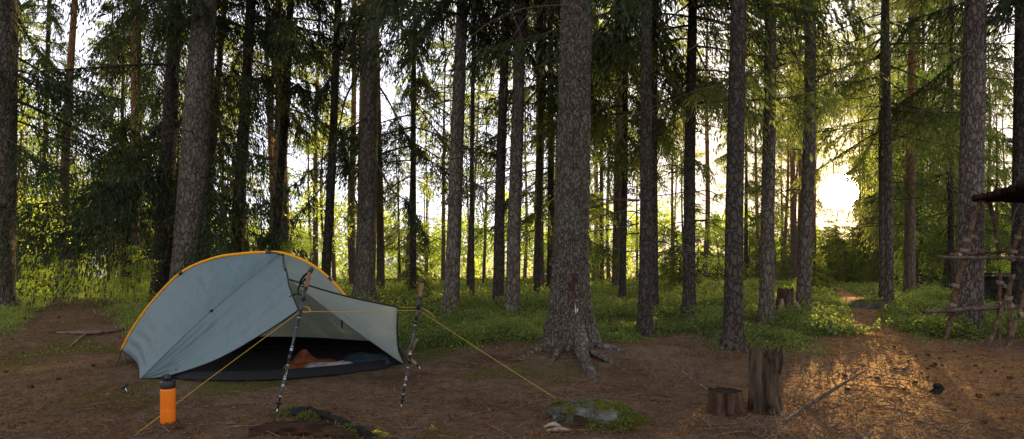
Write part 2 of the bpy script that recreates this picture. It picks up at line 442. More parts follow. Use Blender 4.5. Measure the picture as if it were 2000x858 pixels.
# ------------------------------------------------------------------ trees
def trunk(mb, H, r0, n=20, m=46, flare=.5, fs=.22, lobes=5, seed=0, rough=.05, wob=.05, top=1.0):
    z = np.concatenate([np.linspace(-.25, 1.2, m // 3), np.linspace(1.3, H * top, m - m // 3)])
    th = np.arange(n) * 2 * PI / n
    r = r0 * np.clip((H - z) / H, .02, 1.1)
    ph = seed * 1.7
    lob = .5 + .5 * np.cos(lobes * th + ph + .6 * np.sin(2 * th + ph)) * (.6 + .4 * np.cos(th * 2 + ph * 2))
    fl = flare * np.exp(-np.maximum(z, 0) / fs)
    R = r[:, None] * (1 + fl[:, None] * (.45 + .85 * lob[None, :]))
    R = R * (1 + rough * fbm(np.cos(th)[None, :] * 3 + seed, np.sin(th)[None, :] * 3, z[:, None] * 2.2, o=3))
    cx = wob * np.sin(z * .35 + seed) * np.minimum(z / 3, 1); cy = wob * np.cos(z * .29 + seed * 2) * np.minimum(z / 3, 1)
    V = np.stack([R * np.cos(th) + cx[:, None], R * np.sin(th) + cy[:, None], z[:, None] * np.ones(n)], -1)
    m = len(z); idx = np.arange(m * n).reshape(m, n); a0 = idx[:-1]; b0 = idx[1:]
    q = np.stack([a0, np.roll(a0, -1, 1), np.roll(b0, -1, 1), b0], -1).reshape(-1, 4)
    mb.add(V.reshape(-1, 3), q)

def spruce(seed, H, h0, R, nb, hang=.8, tl=.45, tw=.026, tlen=.11, twd=14, tpt=9, dead=18, dead_h=(1.2, 5), rt=.15, wood_n=4, bias=None, gap=0.0):
    """crown of drooping branches (foliage mesh) and the bare wood inside it"""
    r = np.random.default_rng(seed); fo = MB(); wo = MB()
    for i in range(nb):
        u = r.random() ** 1.15; h = h0 + (H - .4 - h0) * u
        k = (H - h) / (H - h0 * .5)
        L = R * min(1, k * 1.35) ** .9 * r.uniform(.6, 1.12) + .15
        if gap and r.random() < gap: continue
        az = r.uniform(0, 2 * PI)
        if bias is not None and r.random() < .6: az = r.normal(bias, .8)
        dr = r.uniform(.35, .75) * (1 if k > .35 else k / .35) - .25 * (k < .3)
        t = np.linspace(0, 1, 9)
        side = r.normal(0, .10)
        rad = L * t
        zz = h - dr * L * (t ** 1.25) * .75 + .22 * L * t ** 3.5 * dr
        ang = az + side * t ** 2
        ax = np.stack([rad * np.cos(ang), rad * np.sin(ang), zz], -1)
        tube(wo, ax, np.linspace(.008 + .006 * L, .003, 9), wood_n, cap=False)
        nt = max(3, int(L * twd))
        tp = r.uniform(.12, 1, nt) ** .8
        base = np.stack([np.interp(tp, t, ax[:, j]) for j in range(3)], -1)
        out = np.stack([np.cos(ang[-1]) * np.ones(nt), np.sin(ang[-1]) * np.ones(nt), -dr * .6 * np.ones(nt)], -1)
        sd = np.stack([-np.sin(az) * np.ones(nt), np.cos(az) * np.ones(nt), np.zeros(nt)], -1) * np.where(r.random(nt) < .5, -1, 1)[:, None]
        hg = hang * r.uniform(.4, 1.3, nt)[:, None]
        d0 = unit(sd * r.uniform(.3, .9, nt)[:, None] + out * r.uniform(.3, .8, nt)[:, None] - np.array([0, 0, 1.]) * hg * .4)
        ln = tl * r.uniform(.5, 1.3, nt) * np.clip(1.25 - tp * .6, .3, 1) * min(1, .45 + L / 2.5)
        s = (np.arange(tpt) + .5) / tpt
        sj = s[None, :] + r.uniform(-.5, .5, (nt, tpt)) / tpt
        c = base[:, None, :] + d0[:, None, :] * (ln[:, None] * sj)[:, :, None]
        c = c + np.array([0, 0, -1.]) * (hg * (ln[:, None] * sj ** 1.7) * .95)[:, :, None]
        dirs = d0[:, None, :] + np.array([0, 0, -1.]) * (hg * sj * 1.5)[:, :, None] + r.normal(0, .38, (nt, tpt, 3))
        c = c + r.normal(0, .018, c.shape)
        c = c.reshape(-1, 3); dirs = dirs.reshape(-1, 3); n = len(c)
        tint = np.clip(.35 + .3 * r.normal() * .5 + .25 * np.repeat(tp, tpt) + r.normal(0, .16, n), 0, 1)
        diamonds(fo, c, dirs, tlen * r.uniform(.7, 1.4, n), tw * r.uniform(.7, 1.3, n), tint, r=r)
    for i in range(dead):
        h = r.uniform(*dead_h); az = r.uniform(0, 2 * PI); L = r.uniform(.3, 1.7) * min(1, R / 2)
        t = np.linspace(0, 1, 7); dr = r.uniform(.1, .6)
        ax = np.stack([(rt * .7 + L * t) * np.cos(az + .3 * t * r.normal()), (rt * .7 + L * t) * np.sin(az), h - dr * L * t ** 1.6 + .05 * np.sin(5 * t + i)], -1)
        tube(wo, ax, np.linspace(.011, .003, 7), 4, cap=False)
        for j in range(r.integers(2, 6)):
            tt = r.uniform(.3, .95); b = np.array([np.interp(tt, t, ax[:, k]) for k in range(3)])
            d = unit(np.array([math.cos(az), math.sin(az), -.5]) + r.normal(0, .6, 3)) * r.uniform(.12, .5) * L
            tube(wo, [b, b + d * .5, b + d + np.array([0, 0, -.04])], [.005, .004, .002], 3, cap=False)
    return fo, wo

def pine(seed, H, h0, R, nb, tw=.035, tlen=.22, per=48, dead=14, dead_h=(2, 9)):
    r = np.random.default_rng(seed); fo = MB(); wo = MB()
    for i in range(nb):
        u = r.random(); h = h0 + (H - h0) * u; k = 1 - .65 * u
        L = R * k * r.uniform(.5, 1.15); az = r.uniform(0, 2 * PI); up = r.uniform(-.15, .45)
        t = np.linspace(0, 1, 6)
        ax = np.stack([L * t * np.cos(az + .3 * t), L * t * np.sin(az + .3 * t), h + up * L * t + .12 * np.sin(4 * t + i)], -1)
        tube(wo, ax, np.linspace(.035, .008, 6), 4, cap=False)
        for j in range(r.integers(3, 6)):
            tt = r.uniform(.4, 1.02); b = np.array([np.interp(min(tt, 1), t, ax[:, q]) for q in range(3)]) + r.normal(0, .22, 3) * np.array([1, 1, .6])
            v = unit(r.normal(size=(per, 3)) + np.array([0, 0, .5])); rad = r.uniform(.1, 1, per)[:, None] * .42
            c = b + v * rad * np.array([1, 1, .6])
            diamonds(fo, c, v + r.normal(0, .5, (per, 3)), tlen * r.uniform(.7, 1.3, per), tw, np.clip(.45 + v[:, 2] * .3 + r.normal(0, .2, per), 0, 1), r=r)
    for i in range(dead):
        h = r.uniform(*dead_h); az = r.uniform(0, 2 * PI); L = r.uniform(.2, 1.2)
        tube(wo, [[0.08 * math.cos(az), .08 * math.sin(az), h], [L * .6 * math.cos(az), L * .6 * math.sin(az), h + .05], [L * math.cos(az + .2), L * math.sin(az + .2), h - .1 * L]], [.012, .008, .003], 3, cap=False)
    return fo, wo

def leafy(seed, H, h0, R, nleaf, size=.07):
    """young broadleaf tree: thin stem, loose leaf clouds"""
    r = np.random.default_rng(seed); fo = MB(); wo = MB()
    stem = np.array([[.12 * math.sin(k * .8 + seed), .12 * math.cos(k * .7), H * k / 8] for k in range(9)]); stem[:, :2] -= stem[0, :2]
    tube(wo, stem, np.linspace(.015 + .006 * H, .006, 9), 6)
    nb = 16
    for i in range(nb):
        h = r.uniform(h0, H * .97); az = r.uniform(0, 2 * PI); L = R * (1 - .6 * (h - h0) / (H - h0)) * r.uniform(.6, 1.1)
        b = np.array([np.interp(h, stem[:, 2], stem[:, 0]), np.interp(h, stem[:, 2], stem[:, 1]), h])
        t = np.linspace(0, 1, 6)[:, None]
        ax = b + t * np.array([L * math.cos(az), L * math.sin(az), L * .45]) - np.array([0, 0, .35 * L]) * t ** 2
        tube(wo, ax, np.linspace(.009, .003, 6), 3, cap=False)
        n = nleaf // nb
        tt = r.uniform(.2, 1.05, n)
        c = np.stack([np.interp(tt, t[:, 0], ax[:, k]) for k in range(3)], -1) + r.normal(0, .17 * L + .05, (n, 3)) * np.array([1, 1, .6])
        diamonds(fo, c, r.normal(size=(n, 3)) + np.array([0, 0, -.5]), size * r.uniform(.7, 1.4, n), size * .7, np.clip(r.normal(.5, .25, n), 0, 1), .15, r=r)
    return fo, wo

def tree_root(name, base, lean=(0, 0), rz=0):
    """empty at the foot; lean = slope dx/dz, dy/dz"""
    o = empty(name, base)
    o.rotation_euler = (-math.atan(lean[1]), math.atan(lean[0]), 0)
    return o

# crown kinds shared by the nearer spruces: foliage, wood
KIN = {}
def kind_of(name, *a, mat='needle', **k):
    f, w = spruce(*a, **k)
    KIN[name] = crown_mesh(f, w, M[mat], M['twig'])
kind_of('low0', 101, 17, 2.0, 2.9, 62, hang=1.5, tl=.8, dead=14, dead_h=(.9, 3), twd=36, tpt=16)
kind_of('low1', 102, 18, 2.8, 2.6, 56, hang=1.2, tl=.66, dead=20, dead_h=(1.1, 4), twd=30, tpt=14)
kind_of('mid0', 103, 20, 4.6, 2.6, 66, hang=1.15, tl=.55, dead=30, dead_h=(1.3, 6), twd=28, tpt=13)
kind_of('mid1', 104, 20, 5.4, 2.4, 62, hang=1.1, tl=.5, dead=34, dead_h=(1.5, 7), twd=28, tpt=13)
kind_of('high0', 105, 22, 7.0, 2.6, 58, hang=1.1, tl=.5, dead=40, dead_h=(1.8, 9), twd=26, tpt=12)
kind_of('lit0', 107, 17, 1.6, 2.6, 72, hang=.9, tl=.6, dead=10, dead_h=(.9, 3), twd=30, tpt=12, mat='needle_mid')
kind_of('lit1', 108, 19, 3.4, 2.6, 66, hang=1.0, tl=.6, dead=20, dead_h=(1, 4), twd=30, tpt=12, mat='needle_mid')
kind_of('high1', 106, 22, 8.0, 2.3, 56, hang=1.05, tl=.5, dead=44, dead_h=(1.6, 9), twd=26, tpt=12)
KH = {'low0': 17, 'low1': 18, 'mid0': 20, 'mid1': 20, 'high0': 22, 'high1': 22, 'lit0': 17, 'lit1': 19}

def near_tree(label, bx, by, w, tx, kind, mat='bark', flare=.45, fs=.2, seed=0, n=20, rz=None, wy=430, sc=1.0, cat='tree', name='spruce_tree', lob=5, Y=None):
    """bx,by foot in the photo; w trunk width in photo pixels; tx where the axis leaves the top"""
    b = G(bx, by)
    if Y: b = np.array([(bx - 1000) / F * Y, Y, 0]); b[2] = float(height(b[0], b[1]))
    Yd = b[1]; dz = EYE + HOR / F * Yd - b[2]
    lean = ((tx - bx) / F * Yd / dz, 0)
    root = tree_root(name, b, lean)
    H = KH[kind] * sc; zw = EYE + (HOR - wy) / F * Yd - b[2]
    r0 = w / 2 / F * Yd * H / (H - zw)
    mb = MB(); trunk(mb, H, r0, n, 50, flare, fs, lob, seed, wob=.035)
    mb.build('trunk', M[mat], root)
    rz = random.uniform(0, 2 * PI) if rz is None else rz
    for me in (KIN[kind],):
        o = part('crown', me, root); o.rotation_euler = (0, 0, rz); o.scale = (sc,) * 3
    tag(root, label, cat)
    return root

near_tree('grey barked spruce trunk cut by the left edge of the photo', -8, 605, 50, 14, 'low1', 'bark', seed=1, rz=1.0)
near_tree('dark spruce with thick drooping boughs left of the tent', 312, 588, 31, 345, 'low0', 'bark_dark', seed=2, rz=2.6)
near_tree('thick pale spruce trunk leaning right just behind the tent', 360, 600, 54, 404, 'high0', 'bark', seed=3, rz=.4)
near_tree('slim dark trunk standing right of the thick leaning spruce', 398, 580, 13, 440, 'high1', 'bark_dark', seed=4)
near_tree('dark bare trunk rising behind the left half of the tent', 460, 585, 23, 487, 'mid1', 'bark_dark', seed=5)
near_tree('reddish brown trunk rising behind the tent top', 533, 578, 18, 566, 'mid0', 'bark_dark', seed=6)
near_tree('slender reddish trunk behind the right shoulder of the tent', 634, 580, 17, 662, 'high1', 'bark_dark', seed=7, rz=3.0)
t8 = near_tree('straight grey spruce with rough bark right of the tent', 711, 588, 37, 729, 'high0', 'bark', seed=8, rz=5.0)
near_tree('grey spruce trunk tilted right between tent and big spruce', 880, 611, 28, 907, 'mid1', 'bark', seed=9, rz=0.2)
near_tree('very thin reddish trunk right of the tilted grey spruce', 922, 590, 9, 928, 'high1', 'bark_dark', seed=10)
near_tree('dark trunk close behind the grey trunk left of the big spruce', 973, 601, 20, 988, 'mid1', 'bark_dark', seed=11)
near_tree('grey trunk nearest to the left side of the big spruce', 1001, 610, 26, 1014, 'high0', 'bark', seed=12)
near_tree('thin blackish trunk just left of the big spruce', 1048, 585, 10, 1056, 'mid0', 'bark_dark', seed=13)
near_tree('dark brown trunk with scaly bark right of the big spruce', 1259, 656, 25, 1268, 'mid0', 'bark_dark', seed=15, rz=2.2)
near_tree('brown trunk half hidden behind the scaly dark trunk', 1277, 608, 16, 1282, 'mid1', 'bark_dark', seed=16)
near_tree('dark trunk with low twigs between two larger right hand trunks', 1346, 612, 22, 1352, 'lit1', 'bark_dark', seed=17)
near_tree('brown trunk with flared foot behind the broken tan stump', 1432, 682, 33, 1441, 'high0', 'bark_dark', seed=18, flare=.7)
near_tree('straight pale grey trunk right of the flared brown trunk', 1497, 628, 25, 1501, 'high1', 'bark', seed=19)
near_tree('pale brown trunk beside the old weathered stump', 1568, 615, 24, 1582, 'high1', 'bark', seed=20)
near_tree('slim double looking trunk right of the low sun', 1736, 602, 15, 1735, 'high1', 'bark', seed=21, rz=.9)
near_tree('slim trunk touching the left side of the one right of the sun', 1724, 588, 11, 1727, 'lit1', 'bark', seed=22)
near_tree('grey brown pine trunk with deep bark plates behind the pole shelter', 1893, 652, 41, 1904, 'high0', 'bark_pine', seed=23, name='pine_tree', flare=.25)
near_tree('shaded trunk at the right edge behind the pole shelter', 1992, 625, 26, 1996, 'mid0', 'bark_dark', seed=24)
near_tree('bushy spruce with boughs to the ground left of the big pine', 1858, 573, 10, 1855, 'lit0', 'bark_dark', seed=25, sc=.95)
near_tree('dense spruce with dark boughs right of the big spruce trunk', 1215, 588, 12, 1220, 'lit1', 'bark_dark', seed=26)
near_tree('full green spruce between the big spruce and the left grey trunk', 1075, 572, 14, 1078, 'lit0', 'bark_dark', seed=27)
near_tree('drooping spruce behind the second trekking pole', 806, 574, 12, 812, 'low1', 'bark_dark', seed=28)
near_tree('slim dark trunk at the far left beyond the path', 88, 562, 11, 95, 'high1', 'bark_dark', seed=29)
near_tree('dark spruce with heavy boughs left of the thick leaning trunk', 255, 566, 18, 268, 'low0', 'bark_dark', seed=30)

# long bare boughs that droop left from the grey spruce, with thin needle fringes at their ends
Y8 = t8.location[1]
MI = (Matrix.Translation(t8.location) @ t8.rotation_euler.to_matrix().to_4x4()).inverted()
def loc8(p): return np.array(MI @ Vector([float(k) for k in p]))
for pts in ([(716, 110), (676, 190), (664, 240), (640, 300), (560, 372), (480, 415)], [(716, 230), (672, 262), (655, 320), (610, 390), (545, 450), (505, 470)], [(716, 60), (690, 60), (668, 120), (640, 160), (610, 210)], [(712, 430), (690, 380), (675, 310), (665, 250)], [(728, 150), (760, 200), (790, 260), (830, 300)], [(726, 300), (765, 370), (800, 400), (835, 470)]):
    p3 = np.array([loc8(P(x_, y_, Y8 - .25 - .25 * k)) for k, (x_, y_) in enumerate(pts)])
    sp_ = spline(p3, 30); mb = MB(); tube(mb, sp_, np.linspace(.026, .006, 30), 6, bump=.2)
    for k in range(16):
        i_ = rng.integers(6, 29); d_ = np.array([rng.normal(-.2, .5), rng.normal(0, .5), -rng.uniform(.2, .9)]) * rng.uniform(.2, .7)
        tube(mb, [sp_[i_], sp_[i_] + d_ * .5 + rng.normal(0, .03, 3), sp_[i_] + d_], [.006, .005, .002], 4, cap=False)
    mb.build('dead_branch', M['twig'], t8)
    mb = MB(); n_ = 900; i_ = rng.integers(17, 30, n_); s_ = rng.random(n_)
    c_ = sp_[i_] + np.array([0, 0, -1]) * (s_ * .5)[:, None] * rng.random(n_)[:, None] + rng.normal(0, .10, (n_, 3)) * s_[:, None]
    diamonds(mb, c_, rng.normal(0, .4, (n_, 3)) + np.array([-.2, 0, -1]), .11, .022, np.clip(rng.normal(.3, .2, n_), 0, 1))
    mb.build('needle_fringe', M['needle'], t8, False)

# ---- the big spruce with the flared foot
bigt = tree_root('spruce_tree', BIG, (17 / F * BIG[1] / (EYE + HOR / F * BIG[1]), 0))
tag(bigt, 'thickest spruce in the middle with flared root foot and red scar', 'tree')
mb = MB()
H = 24; n = 128
z = np.concatenate([np.linspace(-.25, 1.5, 90), np.linspace(1.52, 5.5, 150), np.linspace(5.6, H, 40)])
th = np.arange(n) * 2 * PI / n
r = .203 * np.clip((H + 4 - z) / (H + 4), .02, 1.1) * np.where(z > 5.5, np.clip((H - z) / (H - 5.5), .02, 1), 1)
fl = .62 * np.exp(-np.maximum(z, -.1) / .30) + .42 * np.exp(-np.maximum(z, 0) / .75)
lob = .55 + .45 * np.cos(5 * th + .5) * (.7 + .3 * np.cos(2 * th))
R = r[:, None] * (1 + fl[:, None] * (.55 + .75 * lob[None, :] * np.clip(1.3 - z[:, None], .1, 1)))
cx, sx = np.cos(th)[None, :], np.sin(th)[None, :]
pl = np.abs(fbm(cx * 4.2, sx * 4.2, z[:, None] * 5, o=2)); pl2 = np.abs(vnoise(cx * 11, sx * 11, z[:, None] * 17))
R = R + (.013 * sstep(.02, .22, pl) + .011 * sstep(.05, .45, pl2) + .012 * fbm(cx * 2, sx * 2, z[:, None] * 1.5, o=2)) * np.where(z < 6, 1, .3)[:, None]
V = np.stack([R * cx, R * sx, z[:, None] * np.ones(n)], -1)
m_ = len(z); idx = np.arange(m_ * n).reshape(m_, n); a0 = idx[:-1]; b0 = idx[1:]
mb.add(V.reshape(-1, 3), np.stack([a0, np.roll(a0, -1, 1), np.roll(b0, -1, 1), b0], -1).reshape(-1, 4))
mb.build('trunk', M['bark_big'], bigt)
for me in (KIN['high0'],):
    o = part('crown', me, bigt); o.rotation_euler = (0, 0, 1.9)
def bl(p): return np.asarray(p) - BIG
for k, (pts, r0_, r1_) in enumerate([
        ([(1124, 690, .42), (1132, 698, .22), (1139, 710, .06), (1150, 726, .01), (1166, 748, -.05)], .085, .055),
        ([(1088, 690, .16), (1066, 695, .04), (1040, 700, -.005), (1008, 706, -.04)], .085, .03),
        ([(1136, 690, .16), (1168, 694, .04), (1205, 698, .0), (1260, 710, -.04)], .085, .03),
        ([(1150, 704, .06), (1192, 714, .03), (1230, 728, .0)], .04, .012),
        ([(1095, 700, .1), (1085, 708, .03), (1072, 716, -.02)], .05, .025)]):
    mb = MB(); pp = spline([bl(G(q[0], q[1]) + np.array([0, 0, q[2]])) for q in pts], 22)
    tube(mb, pp, np.linspace(r0_, r1_, 22), 14, bump=.35, seed=k + 2)
    mb.build('root', M['bark'], bigt)
def on_big(a, zz, out=.0):   # point on the bark: angle from the camera side
    rr_ = .203 * (1 + .16 * math.exp(-zz) + .52 * math.exp(-zz / .33) * .8) + out
    return np.array([rr_ * math.sin(a), -rr_ * math.cos(a), zz])
mb = MB(); s = np.linspace(0, 1, 14)
S = np.array([[on_big(.08 + .46 * (u - .5) * (1 - .5 * abs(v - .5)) + .1 * math.sin(v * 9), .62 + .36 * v, .012 + .012 * math.sin(u * 3.1) * math.sin(v * 3.1) + .006 * math.sin(u * 29) * math.cos(v * 37)) for v in s] for u in s])
grid(mb, S); mb.build('bark_scar', M['scar'], bigt)
mb = MB()
for a, z0, z1 in ((.17, .46, .60), (.22, .30, .47), (.14, .34, .42), (.25, .52, .57)):
    tube(mb, [on_big(a, z1, .025), on_big(a + .02, (z0 + z1) / 2, .03), on_big(a, z0, .03)], [.004, .007, .003], 6)
mb.build('resin_drips', M['resin'], bigt)

# ---- farther trees: prototypes, then copies
FAR = {}
def far_kind(name, trees, H, r0, mats):
    FAR[name] = []
    for f, w in trees:
        mb = MB(); trunk(mb, H, r0, 10, 22, .3, .2, 4, len(FAR[name]) + 3, wob=.09)
        FAR[name].append((mb.mesh('trunk', M[mats[0]]), crown_mesh(f, w, M[mats[1]], M['twig'])))
far_kind('pine', [pine(200 + k, 20, 8.5 + k, 2.1, 26) for k in range(4)], 20.5, .15, ('bark_far', 'pine_needle'))
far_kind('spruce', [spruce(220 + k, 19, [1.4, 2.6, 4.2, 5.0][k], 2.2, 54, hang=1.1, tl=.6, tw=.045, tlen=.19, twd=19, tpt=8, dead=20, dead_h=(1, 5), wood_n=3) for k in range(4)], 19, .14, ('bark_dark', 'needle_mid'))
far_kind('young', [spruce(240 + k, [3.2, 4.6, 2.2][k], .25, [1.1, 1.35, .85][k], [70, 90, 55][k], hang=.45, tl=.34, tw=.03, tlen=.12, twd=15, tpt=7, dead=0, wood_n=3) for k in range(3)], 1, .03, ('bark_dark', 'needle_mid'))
YH = [3.2, 4.6, 2.2]
for k in range(3):
    mb = MB(); trunk(mb, YH[k], .022 + .006 * YH[k], 8, 12, .2, .1, 4, k, wob=.02); f = FAR['young'][k]
    FAR['young'][k] = (mb.mesh('trunk', M['bark_dark']), f[1])
LE = []
for k in range(4):
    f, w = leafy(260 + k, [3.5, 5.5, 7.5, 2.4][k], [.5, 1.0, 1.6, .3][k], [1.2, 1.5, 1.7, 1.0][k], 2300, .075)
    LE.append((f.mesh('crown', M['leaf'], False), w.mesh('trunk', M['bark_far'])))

taken = []
def place_far(x, y, kind, label, group, name, s=1.0, which=None, sz=None):
    root = empty(name, (x, y, float(height(x, y)) - .05), (random.gauss(0, .012), random.gauss(0, .014), random.uniform(0, 2 * PI)))
    root.scale = (s, s, s * (sz or 1))
    tag(root, label, 'tree', group)
    if kind == 'leafy':
        c, t = random.choice(LE) if which is None else LE[which]
        part('trunk', t, root); part('crown', c, root)
    else:
        t, c = random.choice(FAR[kind]) if which is None else FAR[kind][which]
        part('trunk', t, root); part('crown', c, root)
    taken.append((x, y))
    return root
near_xy = [tuple(o.location[:2]) for o in bpy.data.objects if o.parent is None and o.type == 'EMPTY']
def az_of(x, y): return math.degrees(math.atan2(x, y))
SAZ = math.degrees(SUN_AZ)
rr2 = random.Random(5)
LANES = [(4.7, 6.3, 1.0), (3.1, 9.6, 1.0), (-9, 14, 1.5), (-14, 18, 2), (-11, 16.5, 2.2), (-12, 20, 2.5), (-12, 26, 2), (.5, 11, .8), (-2, 12, .8), (-4, 20, 2), (-8, 30, 2)]
def scatter(n, ymin, ymax, azr, kind, label, group, name, mind, srange, gap, which=None, pow_=1.0):
    k = tries = 0
    while k < n and tries < n * 60:
        tries += 1
        az = rr2.uniform(*azr); d = ymin + (ymax - ymin) * rr2.random() ** pow_
        x, y = d * math.sin(math.radians(az)), d * math.cos(math.radians(az))
        if abs(az - SAZ) < gap: continue
        r_, l_ = path_mask(np.array([x]), np.array([y]))
        if (r_[0] > .2 or l_[0] > .25) and y < 20: continue
        hgt_ = {'pine': 0, 'leafy': 5, 'young': 3, 'spruce': 99}[kind]
        if any(abs((x - cx_) * SUN[1] - (y - cy_) * SUN[0]) < w_ + (.6 if kind == 'spruce' else 0) and cy_ < y < cy_ + hgt_ * 6.5 for cx_, cy_, w_ in LANES): continue
        if any((x - a) ** 2 + (y - b) ** 2 < mind ** 2 for a, b in taken + near_xy): continue
        place_far(x, y, kind, label, group, name, rr2.uniform(*srange), which)
        k += 1
scatter(62, 17, 62, (-47, 12), 'pine', 'slender straight pine in the backlit wood beyond the tent', 'slender pines of the left background', 'pine_tree', 1.7, (.75, 1.15), 0)
scatter(34, 17, 55, (12, 47), 'pine', 'slender straight pine in the hazy wood around the low sun', 'slender pines of the right background', 'pine_tree', 2.0, (.65, 1.0), 1.6)
scatter(12, 17, 50, (-47, 6), 'spruce', 'spruce with hanging boughs deep in the wood beyond the tent', 'spruces of the left background', 'spruce_tree', 2.2, (.6, 1.0), 0)
scatter(18, 15, 50, (6, 48), 'spruce', 'spruce with hanging boughs deep in the wood around the low sun', 'spruces of the right background', 'spruce_tree', 2.2, (.5, .85), 3.6)
scatter(54, 15, 46, (-46, 8), 'leafy', 'small yellow green leafy tree glowing in the wood beyond the tent', 'young leafy trees of the left background', 'young_birch', 1.3, (.7, 1.2), 0)
scatter(14, 16, 44, (8, 46), 'leafy', 'small yellow green leafy tree glowing in the wood around the low sun', 'young leafy trees of the right background', 'young_birch', 1.3, (.6, 1.1), 2)
scatter(7, 19, 34, (-46, 8), 'young', 'waist to head high young spruce in the wood beyond the tent', 'young spruces of the left background', 'young_spruce', 1.2, (.6, 1.1), 0)
scatter(36, 17, 46, (-2, 46), 'young', 'waist to head high young spruce in the wood around the low sun', 'young spruces of the right background', 'young_spruce', 1.2, (.6, 1.1), 0)

for da, d_ in ((-5.6, 33), (-4.3, 41), (-3.2, 52), (-2.4, 46), (2.3, 48), (3.2, 40), (4.4, 55), (5.6, 36), (-1.9, 56), (1.9, 57), (-2.6, 36), (2.7, 37), (-1.85, 42), (1.9, 44), (-3.7, 47), (3.9, 50), (-6.6, 44), (6.8, 46)):
    a_ = math.radians(SAZ + da)
    place_far(d_ * math.sin(a_), d_ * math.cos(a_), 'pine', 'slender straight pine in the hazy wood around the low sun', 'slender pines of the right background', 'pine_tree', rr2.uniform(.8, 1.05))
for da, d_, w_ in ((-2.5, 55, 3), (3.0, 56, 2), (-5.8, 46, 3), (-7.5, 38, 2), (4.3, 44, 2), (6.4, 50, 3), (8.2, 36, 1), (-4.4, 56, 2), (3.2, 57, 3)):
    a_ = math.radians(SAZ + da)
    place_far(d_ * math.sin(a_), d_ * math.cos(a_), 'spruce', 'spruce with hanging boughs deep in the wood around the low sun', 'spruces of the right background', 'spruce_tree', rr2.uniform(.75, 1.0), w_)
for da, d_, w_ in ((5.4, 24, 3), (6.4, 33, 1)):
    a_ = math.radians(SAZ + da)
    place_far(d_ * math.sin(a_), d_ * math.cos(a_), 'leafy', 'small yellow green leafy tree glowing in the wood around the low sun', 'young leafy trees of the right background', 'young_birch', rr2.uniform(.7, 1.0), w_)

scatter(16, 13.5, 22, (-44, -22), 'leafy', 'knee high leafy bush in the sunlit clearing along the left path', 'low bushes along the left path', 'leafy_bush', 1.0, (.35, .6), 0, 3)
for k in range(26):
    a_ = math.radians(SAZ + rr2.uniform(-9, 8)); d_ = rr2.uniform(30, 57)
    place_far(d_ * math.sin(a_), d_ * math.cos(a_), 'young', 'low dense young spruce far off below the sun', 'young spruces under the sun', 'young_spruce', (d_ - 6) * .13 / 4.6 - .16, 1)

# far-off wood that closes the view
mb = MB(); n = 95000
az = np.radians(rng.uniform(-62, 62, n)); d = rng.uniform(60, 74, n)
top = 6.5 + 2.2 * vnoise(np.degrees(az) * .35, d * .08) + 1.5 * vnoise(np.degrees(az) * 1.3, d * .2)
top = top * (1 - .35 * np.exp(-((np.degrees(az) - SAZ) / 7) ** 2)) * (1.0 + .12 * (az < .1))
zz = rng.random(n) ** .8 * np.maximum(top, 1.5)
keep = fbm(np.degrees(az) * .9, zz * .45, d * .12, o=3) > -.12
c = np.stack([d * np.sin(az), d * np.cos(az), zz + .7], -1)[keep]
diamonds(mb, c, rng.normal(size=c.shape), rng.uniform(.25, .6, len(c)), rng.uniform(.18, .35, len(c)), np.clip(rng.normal(.5, .25, len(c)), 0, 1))
o = mb.build('far_wood', M['leaf'], smooth=False); tag(o, 'hazy far-off treeline closing the forest view', 'wood', kind='stuff')

# ------------------------------------------------------------------ ground cover (nobody could count it)
def sample_ground(n, pmin, pmax, fn, pxr=(-250, 2250)):
    out = []
    have = 0
    while have < n:
        px = rng.uniform(*pxr, n); py = rng.uniform(pmin, pmax, n)
        y = depth_at(py); x = (px - 1000) / F * y
        k = rng.random(n) < fn(x, y, px, py)
        out.append(np.stack([x[k], y[k]], -1)); have += k.sum()
    return np.concatenate(out)[:n]
def tent_clear(x, y): return 1 - np.exp(-(((x + 2.5) / 1.7) ** 2 + ((y - 6.2) / 1.3) ** 2) ** 3)
# bilberry carpet
def f_bil(x, y, px, py):
    side = sstep(700, 860, px) + .25
    return np.clip(cover(x, y) * side * sstep(-.4, .3, fbm(x * 1.2 + 9, y * 1.2, o=3)), 0, 1) * tent_clear(x, y)
xy = sample_ground(230000, 556, 712, f_bil)
y = xy[:, 1]; dist = np.maximum(1, y / 9)
hh = (.06 + .17 * sstep(-.5, .6, fbm(xy[:, 0] * 1.6, y * 1.6, o=3))) * cover(xy[:, 0], y)
zz = height(xy[:, 0], y) + hh * rng.random(len(xy)) ** .6 * rng.uniform(.5, 1.5, len(xy))
c = np.stack([xy[:, 0], y, zz], -1)
d = rng.normal(size=c.shape) + np.array([0, 0, .25])
mb = MB(); diamonds(mb, c, d, .035 * dist ** .8 * rng.uniform(.6, 1.4, len(c)), .022 * dist ** .8, np.clip(.5 + .5 * fbm(xy[:, 0] * .7, y * .7, o=2) + rng.normal(0, .2, len(c)), 0, 1), .15)
o = mb.build('bilberry_cover', M['bilberry'], smooth=False); tag(o, 'low leafy bilberry carpet between the trunks', 'ground cover', kind='stuff')
